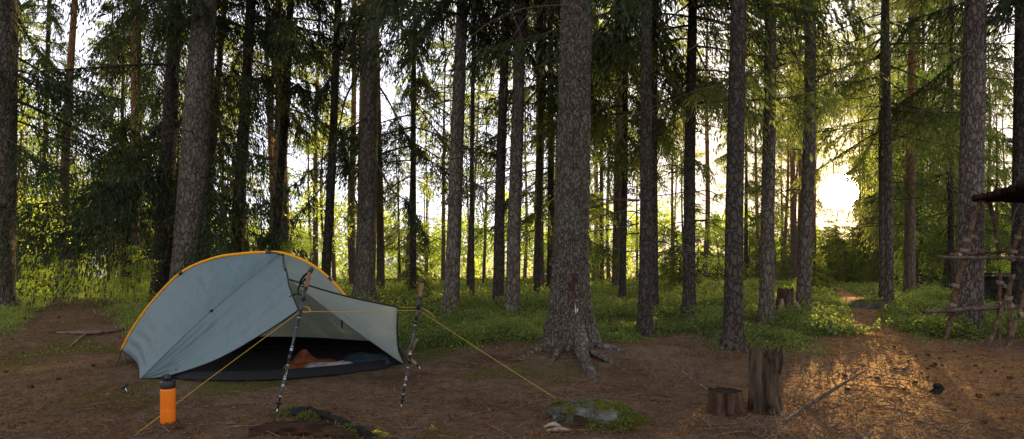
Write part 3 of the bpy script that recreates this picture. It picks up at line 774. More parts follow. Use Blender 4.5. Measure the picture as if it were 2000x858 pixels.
# grass and fine herbs
def f_gr(x, y, px, py):
    r_, l_ = path_mask(x, y)
    a = cover(x, y) * (sstep(900, 650, px) * .9 + .12)
    a = np.maximum(a, .06 * sstep(.1, .5, fbm(x * .7 + 31, y * .7, o=4)) * sstep(1000, 600, px) * sstep(5, 7, y))
    return np.clip(a, 0, 1) * tent_clear(x, y)
xy = sample_ground(120000, 549, 830, f_gr)
y = xy[:, 1]; dist = np.maximum(.8, y / 9)
L = (.04 + .14 * sstep(-.4, .5, fbm(xy[:, 0] * .9, y * .9, o=3)) * sstep(7, 13, y)) * dist ** .5 * rng.uniform(.5, 1.4, len(xy))
d = unit(rng.normal(0, .55, (len(xy), 3)) + np.array([0, 0, 1.]))
c = np.stack([xy[:, 0], y, height(xy[:, 0], y)], -1) + d * L[:, None] * .45
mb = MB(); diamonds(mb, c, d, L, .007 * dist, np.clip(.5 + .4 * fbm(xy[:, 0] * .5, y * .5, o=2) + rng.normal(0, .2, len(c)), 0, 1))
o = mb.build('grass', M['grass'], smooth=False); tag(o, 'short grass and herbs along the left path', 'grass', kind='stuff')
# needle litter, bark flakes and twigs
def f_li(x, y, px, py): return np.clip(.6 + .4 * path_mask(x, y)[0] - cover(x, y) * .6, 0.02, 1) * tent_clear(x, y)
xy = sample_ground(90000, 600, 880, f_li)
n = len(xy); dist = np.maximum(.5, xy[:, 1] / 6)
d = rng.normal(size=(n, 3)) * np.array([1, 1, .45])
kk = rng.random(n)
L = np.where(kk < .85, rng.uniform(.012, .035, n), rng.uniform(.03, .085, n)) * dist ** .5
W = np.where(kk < .85, rng.uniform(.003, .008, n), rng.uniform(.004, .012, n)) * dist ** .5
c = np.stack([xy[:, 0], xy[:, 1], height(xy[:, 0], xy[:, 1]) + .012 + rng.random(n) * .012], -1)
pr = path_mask(xy[:, 0], xy[:, 1])[0]
mb = MB(); diamonds(mb, c, d, L, W, np.clip(rng.beta(1.5, 2.6, n) + .12 * pr, 0, 1))
o = mb.build('forest_litter', M['litter'], smooth=False); tag(o, 'scattered needles, bark flakes and wood chips on the soil', 'litter', kind='stuff')
xy = sample_ground(900, 610, 880, f_li); mb = MB()
for x_, y_ in xy:
    a = rng.uniform(0, 2 * PI); L_ = rng.uniform(.06, .32); b = np.array([x_, y_, float(height(x_, y_)) + .012])
    e = np.array([math.cos(a), math.sin(a), rng.normal(0, .06)]) * L_
    tube(mb, [b, b + e * .5 + np.array([0, 0, rng.uniform(0, .015)]), b + e], [.004, .0035, .0015], 4, cap=False)
o = mb.build('fallen_twigs', M['twig_dry']); tag(o, 'thin dead twigs strewn over the needle floor', 'twigs', kind='stuff')

# ------------------------------------------------------------------ the tent
TL = P(520, 700, 5.9); TL[2] = 0
tent = empty('tent', TL)
tag(tent, 'grey teal one person tent with amber pole sleeve and open front', 'tent')
def tl_(p): return np.asarray(p, float) - TL
arch = spline([P(*q) for q in [(238, 684, 6.5), (262, 640, 6.42), (300, 588, 6.32), (355, 533, 6.2), (420, 505, 6.08), (480, 496, 6.0), (525, 494, 5.97), (555, 496, 5.95), (600, 513, 5.98), (640, 542, 6.05), (675, 580, 6.15), (725, 640, 6.35), (772, 700, 6.55)]], 121)
ir = int(np.argmin(np.abs((arch[:, 0] / arch[:, 1] * F + 1000) - 553)))
Rp = arch[ir]
Fc = P(272, 742, 5.42); Kc = P(778, 600, 5.0); Ec = P(791, 713, 6.3); Ec[2] = max(Ec[2], .01)
seam = spline([Rp, P(559, 528, 5.5), P(566, 563, 5.05), P(583, 606, 4.64)], 25)
Qc = P(566, 546, 5.25); Pp = seam[-1]
front = spline([Fc, P(330, 734, 5.4), P(400, 712, 5.25), P(450, 689, 5.1), P(500, 660, 4.95), P(545, 632, 4.8), Pp], 61)
hinge = spline([Qc, P(640, 600, 5.55), P(720, 660, 5.95), Ec], 31)
def resample(c, n): 
    s = np.concatenate([[0], np.cumsum(np.linalg.norm(np.diff(c, axis=0), axis=1))]); s /= s[-1]
    t = np.linspace(0, 1, n); return np.stack([np.interp(t, s, c[:, k]) for k in range(3)], -1)
def wrinkle(S, amp, kx, ky, seed):
    m, n = S.shape[:2]; u = np.linspace(0, 1, m)[:, None]; v = np.linspace(0, 1, n)[None, :]
    w = fbm(u * kx + seed, v * ky + seed * 2, o=3) * amp * np.sin(PI * np.clip(v, 0, 1)) ** .5 * np.sin(PI * u) ** .3
    S = S.copy(); S[..., 1] -= w; S[..., 2] += w * .5
    return S
N1, N2 = 150, 60
# upper left panel: arch down to the fold line corner-to-ridge
top = resample(arch[:ir + 1], N1); tline = np.linspace(0, 1, N1)[:, None]
fold = Fc + (Rp - Fc) * tline + np.array([0, -.05, .03]) * np.sin(PI * tline)
s = np.linspace(0, 1, N2)[None, :, None]
S = top[:, None] * (1 - s) + fold[:, None] * s
bul = (np.sin(PI * s) * np.sin(PI * tline)[:, None] ** .7)
S = S + bul * np.array([.0, -.07, .03])
lc = np.exp(-tline / .12)[:, None] * np.sin(PI * s); S = S + lc * np.array([.06, .02, .0])      # hollow cut of the end edge
uu = np.linspace(0, 1, N1)[:, None]; vv = np.linspace(0, 1, N2)[None, :]
cr = (np.sin(uu * 95 + 3 * fbm(uu * 5, vv * 2)) * np.exp(-uu / .16) * .010 + np.sin(uu * 60 + vv * 4 + 4 * fbm(uu * 4 + 7, vv * 2)) * .006 * sstep(.35, 1, vv)) * np.sin(PI * vv) ** .6
S[..., 1] -= cr; S[..., 2] += cr * .4
S = wrinkle(S, .030, 16, 2.2, 3)
mb = MB(); grid(mb, S - TL); o = mb.build('fly_panel', M['fly'], tent)
# lower left panel: fold line down to the doorway edge
fr = resample(front, N1)
S2 = fold[:, None] * (1 - s) + fr[:, None] * s
sm = resample(seam, N2); tE = tline[:, None] ** 6
S2 = S2 * (1 - tE) + tE * sm[None]
S2 = S2 + np.sin(PI * s) * np.sin(PI * tline[:, None]) * np.array([0, .05, -.02])
u = tline[:, None]; creases = np.sin((s * 16 + 3 * u) * PI) * np.exp(-s / .35) * np.sin(PI * s) * np.sin(PI * u) * .012 + np.sin((s * 9 + 2 * u) * PI) * np.exp(-(1 - u) / .35) * np.sin(PI * s) * .018 + np.sin((s * 7 + u) * PI) * np.exp(-u / .2) * np.sin(PI * s) * .008
S2 = S2 + creases * np.array([0, -1, .3])
S2 = wrinkle(S2, .024, 12, 3, 7)
S2[:, 0] = S[:, -1]
mb = MB(); grid(mb, S2 - TL); mb.build('fly_panel', M['fly'], tent)
# right slope: arch to the doorway fold
t2 = resample(arch[ir:], 60); hg_ = resample(hinge, 60); s = np.linspace(0, 1, 30)[None, :, None]
S3 = t2[:, None] * (1 - s) + hg_[:, None] * s
u = np.linspace(0, 1, 60)[:, None, None]
S3 = S3 + np.sin(PI * s) * np.sin(PI * u) * np.array([0, -.03, .0])
S3 = wrinkle(S3, .022, 9, 4, 5)
mb = MB(); grid(mb, S3 - TL); mb.build('fly_panel', M['fly_backlit'], tent)
# seam strip between ridge and doorway top (narrow gusset)
sq = resample(np.concatenate([seam[:14], seam[14:]]), 30)
gus = np.array([Rp * (1 - k) + Qc * k for k in np.linspace(0, 1, 30)])
# porch flap pulled out to the second pole
ed = spline([Kc, P(776, 640, 5.3), P(779, 682, 5.75), Ec], 40)
tt = np.linspace(0, 1, 50)[:, None, None]
S4 = Qc + tt * (ed[None] - Qc) + np.sin(PI * tt) * np.array([0, 0, -.02])
ss = np.linspace(0, 1, 40)[None, :, None]
S4 = S4 + np.sin(PI * tt) * np.sin(PI * ss) * np.array([.0, .06, -.01])
S4 = S4 - np.array([0, .012, 0])
S4 = wrinkle(S4, .016, 8, 6, 11)
mb = MB(); grid(mb, S4 - TL); mb.build('porch_flap', M['fly_backlit'], tent)
# rear fly
ar = resample(arch, 100)
rear = spline([P(238, 690, 6.55), np.array([-4.05, 7.3, .14]), np.array([-3.3, 7.5, .15]), np.array([-2.2, 7.5, .15]), np.array([-1.5, 7.35, .13]), P(775, 708, 6.6)], 100)
S5 = ar[:, None] * (1 - s) + rear[:, None] * s
S5 = S5 + np.sin(PI * s) * np.sin(PI * np.linspace(0, 1, 100))[:, None, None] * np.array([0, .06, .05])
mb = MB(); grid(mb, S5 - TL); mb.build('rear_fly', M['fly_rear'], tent)
# pole sleeve and clips
mb = MB(); tube(mb, resample(arch, 90) - TL + np.array([0, -.004, .004]), .016, 10)
slv = mb.build('pole_sleeve', M['sleeve'], tent)
for fx in (355, 525, 642):
    i = int(np.argmin(np.abs((arch[:, 0] / arch[:, 1] * F + 1000) - fx))); tg = unit(arch[i + 1] - arch[i - 1])
    mb = MB(); tube(mb, [arch[i] - tg * .025 - TL, arch[i] - TL, arch[i] + tg * .025 - TL], .026, 10); mb.build('sleeve_clip', M['black_plastic'], slv)
mb = MB(); tube(mb, tl_([P(525, 492, 5.95), P(540, 494, 5.8), P(554, 500, 5.72)]), .008, 6)
tube(mb, tl_([P(554, 498, 5.72), P(553, 512, 5.62), P(557, 528, 5.5)]), .010, 6); mb.build('ridge_strut', M['black_plastic'], tent)
# bindings
for c_, rr_ in ((front, .006), (seam, .006), (S4[:, 0], .008), (ed, .007), (hinge, .005), (S[0, :], .006)):
    mb = MB(); tube(mb, np.asarray(c_) - TL, rr_, 6); mb.build('hem_binding', M['black'], tent)
mb = MB(); tube(mb, S[:, -1] - TL + np.array([0, -.003, 0]), .0022, 5); mb.build('panel_seam', M['seam'], tent)
# small tie-out loop and toggle
i, j = int(N1 * .5), N2 - 1
mb = MB(); tube(mb, [S[i, j] - TL, S[i, j] - TL + np.array([.0, -.02, 0])], .014, 8); mb.build('tie_out_tab', M['black_plastic'], tent)
mb = MB(); tube(mb, tl_([P(668, 626, 5.66), P(668, 642, 5.72)]), .008, 6); mb.build('door_toggle', M['black_plastic'], tent)
mb = MB(); tube(mb, tl_(spline([P(566, 580, 4.95), P(580, 574, 4.85), P(592, 578, 4.78)], 8)), .007, 6)
mb.build('door_loop', M['black'], tent)
# end strut at the left foot
mb = MB()
tube(mb, tl_([P(238, 684, 6.5), G(226, 716)]), .007, 6); tube(mb, tl_([P(238, 684, 6.5), P(247, 712, 6.0)]), .007, 6); mb.build('end_strut', M['black_plastic'], tent)
# dark bathtub floor with low walls
fl_ = [np.array([-3.55, 5.62]), np.array([-3.05, 5.33]), np.array([-2.3, 5.32]), np.array([-1.62, 5.72]), np.array([-1.27, 6.22]), np.array([-1.45, 7.1]), np.array([-2.3, 7.32]), np.array([-3.4, 7.32]), np.array([-3.95, 6.9]), np.array([-4.2, 6.5])]
loop = spline([[*p, 0] for p in fl_ + fl_[:1]], 80)[:-1]; cen = loop.mean(0)
prof = [(1.0, .005), (.985, .085), (.97, .09), (.955, .05), (.5, .035), (0.02, .035)]
V = np.stack([cen + (loop - cen) * k + np.array([0, 0, zz_ + .02]) for k, zz_ in prof])
for iy in range(len(V)): V[iy, :, 2] += np.maximum(zc(V[iy, :, 1]) - .02, 0)
mfl = MB(); m_, n_ = V.shape[:2]; idx = np.arange(m_ * n_).reshape(m_, n_); a0 = idx[:-1]; b0 = idx[1:]
mfl.add((V - TL).reshape(-1, 3), np.stack([a0, np.roll(a0, -1, 1), np.roll(b0, -1, 1), b0], -1).reshape(-1, 4))
mfl.build('bathtub_floor', M['black'], tent)
# dark inner rear wall (lower half) behind the opening
lo = np.array([[-3.6, 7.05, .12], [-2.6, 7.15, .12], [-1.6, 6.95, .12]]); hi = np.array([[-3.6, 6.95, .26], [-2.6, 7.05, .24], [-1.6, 6.9, .2]])
mb = MB(); grid(mb, np.stack([spline(lo, 20), spline(hi, 20)], 1) - TL); mb.build('inner_wall', M['black'], tent)

def blanket(name, label, cat, c, size, h, mat, rot, seed, peak=0):
    root = empty(name, c); mb = MB(); u = np.linspace(-1, 1, 40); A, B = np.meshgrid(u, u, indexing='ij')
    e = np.clip(1 - np.maximum(np.abs(A), np.abs(B)) ** 4, 0, 1) ** .5
    Zz = e * h * (.75 + .45 * fbm(A * 2 + seed, B * 2, o=3)) + peak * np.exp(-((A + .3) ** 2 + B ** 2) / .12)
    xx = A * size[0] / 2; yy = B * size[1] / 2
    cr, sr = math.cos(rot), math.sin(rot)
    grid(mb, np.stack([xx * cr - yy * sr, xx * sr + yy * cr, Zz], -1))
    lp = np.stack([A, B], -1)
    o = mb.build(name, M[mat]); o.location = [float(k) for k in c]; bpy.data.objects.remove(root)
    return tag(o, label, cat)
blanket('sleeping_bag', 'rust orange sleeping bag humped up inside the tent', 'sleeping bag', P(608, 712, 5.95) * np.array([1, 1, 0]) + np.array([0, 0, .06]), (.5, .4), .07, 'orange_bag', .2, 2, .13)
blanket('bed_sheet', 'pale pink and white sheet lying in the tent opening', 'sheet', P(645, 714, 5.82) * np.array([1, 1, 0]) + np.array([0, 0, .065]), (.5, .3), .06, 'white_bag', .35, 5)
blanket('quilt', 'dark blue quilt at the right end inside the tent', 'quilt', P(715, 700, 6.15) * np.array([1, 1, 0]) + np.array([0, 0, .06]), (.5, .4), .11, 'teal_bag', .3, 8)

# ------------------------------------------------------------------ trekking poles
def trekking_pole(tip, topp, label, strap_dir):
    tip = np.asarray(tip); topp = np.asarray(topp); L = np.linalg.norm(topp - tip); ax = (topp - tip) / L
    root = empty('trekking_pole', tip); tag(root, label, 'trekking pole')
    at = lambda s: ax * s * L
    def seg(name, s0, s1, r0, r1, mat, n=14, par=root):
        mb = MB(); tube(mb, [at(s0), at((s0 + s1) / 2), at(s1)], [r0, (r0 + r1) / 2, r1], n); return mb.build(name, M[mat], par)
    seg('tip', -.01, .035, .003, .006, 'metal'); seg('lower_shaft', .03, .36, .0075, .0085, 'shaft')
    bk = MB(); lathe(bk, [(.006, .0), (.024, .004), (.026, .009), (.008, .016)], 16)
    b = bk.build('basket', M['black_plastic'], root); b.location = [float(k) for k in at(.055)]
    b.rotation_euler = Vector(ax).to_track_quat('Z', 'Y').to_euler()
    seg('middle_shaft', .355, .66, .0095, .010, 'shaft'); seg('lever_lock', .345, .375, .013, .014, 'black_plastic'); seg('lever_lock', .645, .675, .014, .014, 'black_plastic')
    seg('upper_shaft', .66, .80, .0115, .0125, 'shaft')
    for s0, s1 in ((.10, .108), (.165, .18), (.21, .222), (.228, .235), (.30, .308), (.40, .42), (.428, .433), (.56, .563), (.63, .638)):
        seg('white_marking', s0, s1, .0098 if s0 < .35 else .0112, .0100 if s0 < .35 else .0112, 'shaft_mark', 10)
    seg('foam_grip', .76, .86, .0155, .0165, 'black_plastic')
    mb = MB(); ss = np.linspace(.86, .985, 14); tube(mb, [at(k) for k in ss], .0165 + .0022 * np.sin(np.linspace(0, 4 * PI, 14)), 14); grip = mb.build('cork_grip', M['cork'], root)
    mb = MB(); fw = unit(np.array(strap_dir)); hd = [at(.978), at(.992) + fw * .004, at(1.005) + fw * .012, at(1.006) + fw * .03]
    tube(mb, hd, [.019, .022, .019, .012], 14); mb.build('grip_cap', M['black_plastic'], grip)
    mb = MB(); sd = -fw; pts = spline([at(.985), at(.95) + sd * .045, at(.90) + sd * .07, at(.865) + sd * .05, at(.88) + sd * .01, at(.93) - fw * .02], 26)
    for k in range(len(pts) - 1):
        pass
    w = unit(np.cross(ax, sd)) * .011
    S_ = np.stack([pts - w, pts + w], 1); grid(mb, S_); S_ = np.stack([pts - w + sd * .003, pts + w + sd * .003], 1); grid(mb, S_)
    tail = spline([at(.93) + sd * .03, at(.86) + sd * .075, at(.80) + sd * .06], 10); grid(mb, np.stack([tail - w * .8, tail + w * .8], 1)); grid(mb, np.stack([tail - w * .8 + fw * .003, tail + w * .8 + fw * .003], 1))
    mb.build('wrist_strap', M['black'], grip)
    return root
t1 = G(540, 806); p1top = P(606, 527, 4.72)
trekking_pole(t1, p1top, 'black trekking pole with cork grip holding up the tent door', (.9, -.3, 0))
t2 = G(783, 797); p2top = P(826, 548, 4.55)
trekking_pole(t2, p2top, 'black trekking pole standing free right of the tent porch', (-.95, -.2, 0))

# ------------------------------------------------------------------ guy lines and pegs
def cord(name, label, pts, r=.0025, mat='cord'):
    base = np.asarray(pts[0]); mb = MB(); tube(mb, np.asarray(pts) - base, r, 6)
    o = mb.build(name, M[mat]); o.location = [float(k) for k in base]; return tag(o, label, 'guy line')
def along(a, b, s): return a + (b - a) * s
g1 = P(583, 611, 4.60); g2 = P(818, 606, 4.50)
cord('guy_line', 'yellow cord from the tent door pole down to the lower left', spline([g1, P(425, 728, 4.3), G(265, 850) + np.array([0, 0, .01])], 20))
cord('guy_line', 'yellow cord stretched level between the two trekking poles', spline([g1 + np.array([0, -.015, .01]), P(700, 609, 4.54), g2 + np.array([0, -.014, 0])], 16))
cord('guy_line', 'yellow cord from the free trekking pole down to the mossy rock', spline([g2, P(950, 692, 4.55), G(1085, 781) + np.array([0, 0, .015])], 20))
cord('guy_line', 'short yellow cord from the porch corner to the free trekking pole', spline([Kc, P(798, 601, 4.75), P(820, 601, 4.52), P(838, 610, 4.5), P(850, 622, 4.5)], 20))
cord('guy_line', 'short yellow cord at the front left tent corner', spline([Fc, P(262, 752, 5.36), G(252, 766) + np.array([0, 0, .01])], 8))
cord('guy_line', 'knotted yellow cord end wound round the tent door pole', spline([P(590, 600, 4.64) + np.array([0, -.03, 0]), P(598, 599, 4.6), P(606, 606, 4.6), P(601, 610, 4.58), P(588, 609, 4.58)], 16), .0045)
def peg(px, py, label):
    g = G(px, py); mb = MB(); root = empty('tent_peg', g); tag(root, label, 'tent peg')
    tube(mb, [[.03, 0, -.12], [0, 0, .02], [-.015, 0, .06]], [.004, .005, .005], 8); mb.build('shaft', M['metal'], root)
    mb = MB(); tube(mb, [[-.03, -.015, .045], [-.015, 0, .062], [.005, .015, .07]], [.011, .015, .010], 8); mb.build('head', M['black_plastic'], root)
peg(247, 768, 'black headed tent peg at the front left tent corner')
peg(820, 724, 'black headed tent peg in the soil right of the tent porch')

# ------------------------------------------------------------------ bottle
bt = empty('water_bottle', G(328, 826)); tag(bt, 'orange water bottle with black screw lid in front of the tent', 'bottle')
k = .046
mb = MB(); lathe(mb, [(.0, .002), (k * .86, .0), (k * .97, .006), (k, .016), (k, .10), (k * .985, .105), (k, .11), (k, .225), (k * .97, .238), (k * .88, .244), (0, .244)], 40); mb.build('body', M['bottle'], bt)
mb = MB(); lathe(mb, [(0, .243), (k * .98, .244), (k * 1.0, .252), (k * 1.0, .285), (k * .94, .293), (k * .5, .296), (0, .296)], 40); lid = mb.build('lid', M['black_plastic'], bt)
mb = MB(); lathe(mb, [(0, .295), (k * .46, .296), (k * .48, .318), (k * .40, .326), (0, .327)], 24); tube(mb, spline([[-.03, 0, .295], [-.034, 0, .325], [0, 0, .336], [.02, 0, .318]], 12), .005, 8); mb.build('spout', M['black_plastic'], lid)

# ------------------------------------------------------------------ rock, logs, stumps
def blob(mb, n, rx, ry, rz, seed, rough=.35, flat=None, mossf=None):
    th = np.linspace(0, 2 * PI, n, endpoint=False)[None, :]; ph = np.linspace(.0, PI, n // 2)[:, None]
    d = np.stack([np.sin(ph) * np.cos(th), np.sin(ph) * np.sin(th), np.cos(ph) * np.ones_like(th)], -1)
    f = 1 + rough * fbm(d[..., 0] * 1.6 + seed, d[..., 1] * 1.6, d[..., 2] * 1.6, o=5) - .14 * np.abs(vnoise(d[..., 0] * 5 + seed, d[..., 1] * 5, d[..., 2] * 3))
    v = d * f[..., None]
    v = np.sign(v) * np.abs(v) ** np.array([.85, .85, .7])
    v = v * np.array([rx, ry, rz])
    m_, n_ = v.shape[:2]; idx = np.arange(m_ * n_).reshape(m_, n_); a0 = idx[:-1]; b0 = idx[1:]
    a = np.zeros(m_ * n_) if mossf is None else mossf(v).ravel()
    mb.add(v.reshape(-1, 3), np.stack([a0, np.roll(a0, -1, 1), np.roll(b0, -1, 1), b0], -1).reshape(-1, 4), None, a)
    return v
rc = G(1168, 816); rc[2] -= .02
rock = empty('rock', rc); tag(rock, 'grey flat rock with yellow green moss in front of the big spruce', 'rock')
mf = lambda v: np.clip(.48 + 1.0 * sstep(.02, .3, v[..., 0]) * sstep(.16, .04, v[..., 2]) + .45 * fbm(v[..., 0] * 9 + 2, v[..., 1] * 9, v[..., 2] * 9, o=3), 0, 1)
mb = MB(); v = blob(mb, 110, .33, .22, .125, 4.2, .55, mossf=mf); mb.build('stone', M['rock'], rock)
w_ = mf(v).ravel(); vv = v.reshape(-1, 3); pick = rng.choice(len(vv), 5000, p=(w_ ** 3 * (vv[:, 2] > -.03)) / (w_ ** 3 * (vv[:, 2] > -.03)).sum())
c = vv[pick] + rng.normal(0, .006, (5000, 3)); mb = MB()
diamonds(mb, c, rng.normal(size=c.shape) * .6 + unit(c), .016, .009, np.clip(rng.normal(.6, .25, 5000), 0, 1)); mb.build('moss', M['moss'], rock, False)
mb = MB(); S_ = np.array([[[-.2 + .3 * u + .02 * math.sin(7 * u), -.20 - .03 * v, .10 - .13 * u - .06 * v + .012 * math.sin(9 * u + 4 * v)] for v in np.linspace(0, 1, 6)] for u in np.linspace(0, 1, 26)])
grid(mb, S_); o = mb.build('bark_flake', M['wood_dark']); o.location = [float(q) for q in rc + np.array([0, -.01, .0])]; tag(o, 'long dark bark strip leaning on the front of the mossy rock', 'bark')
# small second boulder far right, mossy
rc2 = G(1702, 600); b2 = empty('boulder', rc2); tag(b2, 'low mossy boulder beside the path below the sun', 'rock')
mb = MB(); blob(mb, 60, .42, .35, .2, 9.1, .4, mossf=lambda v: np.clip(.35 + v[..., 2] * 2, 0, 1)); mb.build('stone', M['rock'], b2)
rc3 = G(1688, 596); 

def log(name, label, cat, pts, rad, mat, bump=.35, n=20, m=40, seed=0):
    pts = [np.asarray(p) for p in pts]; base = pts[0].copy(); mb = MB()
    tube(mb, spline(pts, m) - base, np.interp(np.linspace(0, 1, m), np.linspace(0, 1, len(rad)), rad), n, bump=bump, seed=seed)
    o = mb.build(name, M[mat]); o.location = [float(k) for k in base]; return tag(o, label, cat)
up = lambda h: np.array([0, 0, h])
log('rotten_log', 'brown rotten log with long fibres at the bottom edge', 'log', [G(488, 850) + up(.01), G(560, 846) + up(.03), G(640, 850) + up(.03), G(690, 860) + up(.0)], [.04, .055, .05, .025], 'wood_dark', .6, 28, 50, 3)
log('charred_log', 'blackened mossy log lying just behind the brown rotten log', 'log', [G(558, 806), G(600, 813) + up(.02), G(650, 822) + up(.012), G(700, 834) + up(-.005)], [.025, .05, .036, .016], 'char', .7, 22, 40, 5)
log('charred_log', 'short blackened root end at the bottom edge right of the rotten log', 'log', [G(690, 838), G(712, 850) + up(.02), G(728, 862)], [.03, .035, .02], 'char', .6, 16, 20, 6)
def tufts(name, label, spots, n=500, size=.02, mat='moss', cat='moss'):
    base = G(*spots[0][:2]); mb = MB()
    for px, py, rx, ry, hz in spots:
        g = G(px, py); a = rng.uniform(0, 2 * PI, n); r_ = np.sqrt(rng.random(n))
        c = np.stack([g[0] + r_ * rx * np.cos(a), g[1] + r_ * ry * np.sin(a), np.zeros(n)], -1); c[:, 2] = height(c[:, 0], c[:, 1]) + hz * (1 - r_ ** 2) * rng.uniform(.3, 1.1, n)
        diamonds(mb, c - base, rng.normal(size=c.shape) + np.array([0, 0, .6]), size * rng.uniform(.6, 1.5, n), size * .5, np.clip(rng.normal(.55, .25, n), 0, 1))
    o = mb.build(name, M[mat], smooth=False); o.location = [float(k) for k in base]
    return tag(o, label, cat, kind='stuff')
tufts('moss', 'moss cushions round the charred log and the mossy rock', [(575, 806, .12, .1, .05), (600, 822, .1, .07, .07), (680, 838, .08, .06, .04), (1195, 838, .22, .1, .05), (1100, 790, .1, .1, .03), (1215, 832, .12, .1, .06), (1060, 700, .3, .2, .03), (690, 850, .05, .05, .04), (545, 812, .08, .06, .03)], 700, .02)
tufts('clover', 'small bright green herbs at the bottom edge by the charred root', [(735, 848, .06, .03, .035), (752, 852, .05, .03, .03), (628, 804, .02, .02, .02), (845, 838, .03, .03, .03)], 60, .022, 'leaf', 'herbs')
log('bark_piece', 'curled reddish bark piece lying right of the orange bottle', 'bark', [G(318, 842) + up(.008), G(338, 840) + up(.015), G(358, 836) + up(.012)], [.014, .022, .024], 'cone', .5, 12, 14, 3)
log('fallen_branch', 'pale broken stick on the left ground beside the tent', 'stick', [G(138, 677) + up(.01), G(160, 662) + up(.03), G(178, 652) + up(.03)], [.012, .015, .013], 'wood_pale', .3, 10, 16, 1)
log('fallen_branch', 'long reddish root like branch across the left path', 'branch', [G(112, 652) + up(.01), G(170, 656) + up(.04), G(215, 652) + up(.04), G(250, 645) + up(.03)], [.022, .03, .028, .014], 'twig_dry', .5, 10, 26, 2)
log('wood_splinter', 'split pale wood piece standing behind the free trekking pole', 'wood', [G(812, 712), G(817, 690) * np.array([1, 0, 0]) + np.array([0, float(depth_at(712)), .12]), P(815, 662, float(depth_at(712)))], [.02, .045, .012], 'wood_pale', .7, 12, 20, 4)
log('wood_chip', 'pale yellow wood chip in front of the mossy rock', 'wood chip', [G(1062, 834) + up(.012), G(1080, 832) + up(.022), G(1098, 834) + up(.012)], [.008, .018, .008], 'rope', .5, 8, 12, 7)
log('wood_chip', 'darker wood chip just below the pale yellow one', 'wood chip', [G(1066, 842) + up(.012), G(1090, 841) + up(.02), G(1118, 841) + up(.01)], [.01, .018, .006], 'wood_pale', .5, 8, 12, 8)
log('charred_stub', 'small charred wood stub standing on the sunlit path', 'wood', [G(1822, 770), G(1823, 766) * np.array([1, 0, 0]) + np.array([0, float(depth_at(770)), .05]), P(1826, 753, float(depth_at(770)))], [.03, .033, .022], 'char', .6, 12, 12, 9)
log('fallen_branch', 'dark branch rising rightward from beside the broken stump', 'branch', [G(1532, 826), P(1575, 795, 4.25), P(1630, 760, 4.35), P(1697, 720, 4.45)], [.020, .016, .012, .004], 'twig', .3, 8, 26, 10)
log('fallen_branch', 'short dark branch at the bottom edge below the broken stump', 'branch', [G(1570, 858), P(1590, 843, 3.75), P(1612, 828, 3.8)], [.018, .014, .008], 'twig', .3, 8, 12, 11)
log('fallen_branch', 'dark branch at the bottom edge left of the sunlit path', 'branch', [G(1672, 862), P(1710, 838, 3.75), P(1748, 820, 3.85)], [.016, .013, .005], 'twig', .3, 8, 12, 12)
log('fallen_branch', 'thin arched branch bent over the dark low stump', 'branch', [P(1300, 695, 5.2), P(1345, 735, 4.9), P(1400, 775, 4.6), P(1445, 825, 4.2), P(1460, 832, 4.1)], [.004, .007, .008, .006, .003], 'twig_dry', .3, 6, 30, 13)
log('fallen_branch', 'bare stick lying on the soil left of the mossy rock', 'stick', [G(985, 803), G(1010, 808) + up(.015), G(1028, 812) + up(.005)], [.006, .009, .005], 'twig', .3, 8, 12, 14)

def stump(name, label, g, r, h, mat, jag, seed, topmat, flare=.3, n=48, tilt=0):
    root = empty(name, g); tag(root, label, 'stump'); mb = MB(); th = np.arange(n) * 2 * PI / n
    zs = np.linspace(-.1, 1, 26)
    top_ = h * (1 + jag * fbm(np.cos(th) * 1.8 + seed, np.sin(th) * 1.8, o=4) + jag * .3 * vnoise(th * 6, th * 0 + seed)) + tilt * np.cos(th)
    zz_ = zs[:, None] * top_[None, :]
    R_ = r * (1 + flare * np.exp(-np.maximum(zz_, 0) / (.3 * h)) * (.6 + .6 * np.cos(4 * th + seed))) * (1 + .14 * fbm(np.cos(th)[None, :] * 3 + seed, np.sin(th)[None, :] * 3, zz_ * 3, o=3) + .05 * vnoise(th * 9, zz_ * 0 + seed))
    V = np.stack([R_ * np.cos(th), R_ * np.sin(th), zz_], -1)
    m_ = len(zs); idx = np.arange(m_ * n).reshape(m_, n); a0 = idx[:-1]; b0 = idx[1:]
    mb.add(V.reshape(-1, 3), np.stack([a0, np.roll(a0, -1, 1), np.roll(b0, -1, 1), b0], -1).reshape(-1, 4)); mb.build('bark', M[mat], root)
    mb = MB(); rs = np.linspace(1, .03, 9); T_ = V[-1]
    cT = np.array([0, 0, float(np.mean(T_[:, 2]))])
    W = np.stack([cT + (T_ - cT) * k + np.array([0, 0, -.04 * h * (1 - k) + jag * .12 * h * vnoise(np.array(k * 9.), np.array(seed * 1.))]) for k in rs])
    idx = np.arange(9 * n).reshape(9, n); a0 = idx[:-1]; b0 = idx[1:]
    mb.add(W.reshape(-1, 3), np.stack([a0, np.roll(a0, -1, 1), np.roll(b0, -1, 1), b0], -1).reshape(-1, 4)); mb.build('cut_top', M[topmat], root)
    return root
stump('tree_stump', 'low dark stump with a flat top left of the broken tan stump', G(1416, 806), .115, .17, 'stump', .05, 2, 'stump_top', .25)
s2 = stump('tree_stump', 'tall broken tan stump with jagged splintered top', G(1492, 803), .10, .40, 'stump_tan', .42, 5, 'stump_tan', .4)
mb = MB(); tube(mb, [[.05, -.12, .30], [.06, -.125, .40], [.09, -.10, .50]], [.018, .026, .010], 8, bump=.5); mb.build('splinter', M['stump_tan'], s2)
mb = MB(); tube(mb, [[-.03, -.125, .07], [-.03, -.145, .07]], .016, 10); mb.build('knot_hole', M['char'], s2)
s3 = stump('tree_stump', 'old weathered stump with spread pale roots between two far trunks', G(1534, 618), .125, .44, 'stump_tan', .35, 8, 'stump', 1.0)
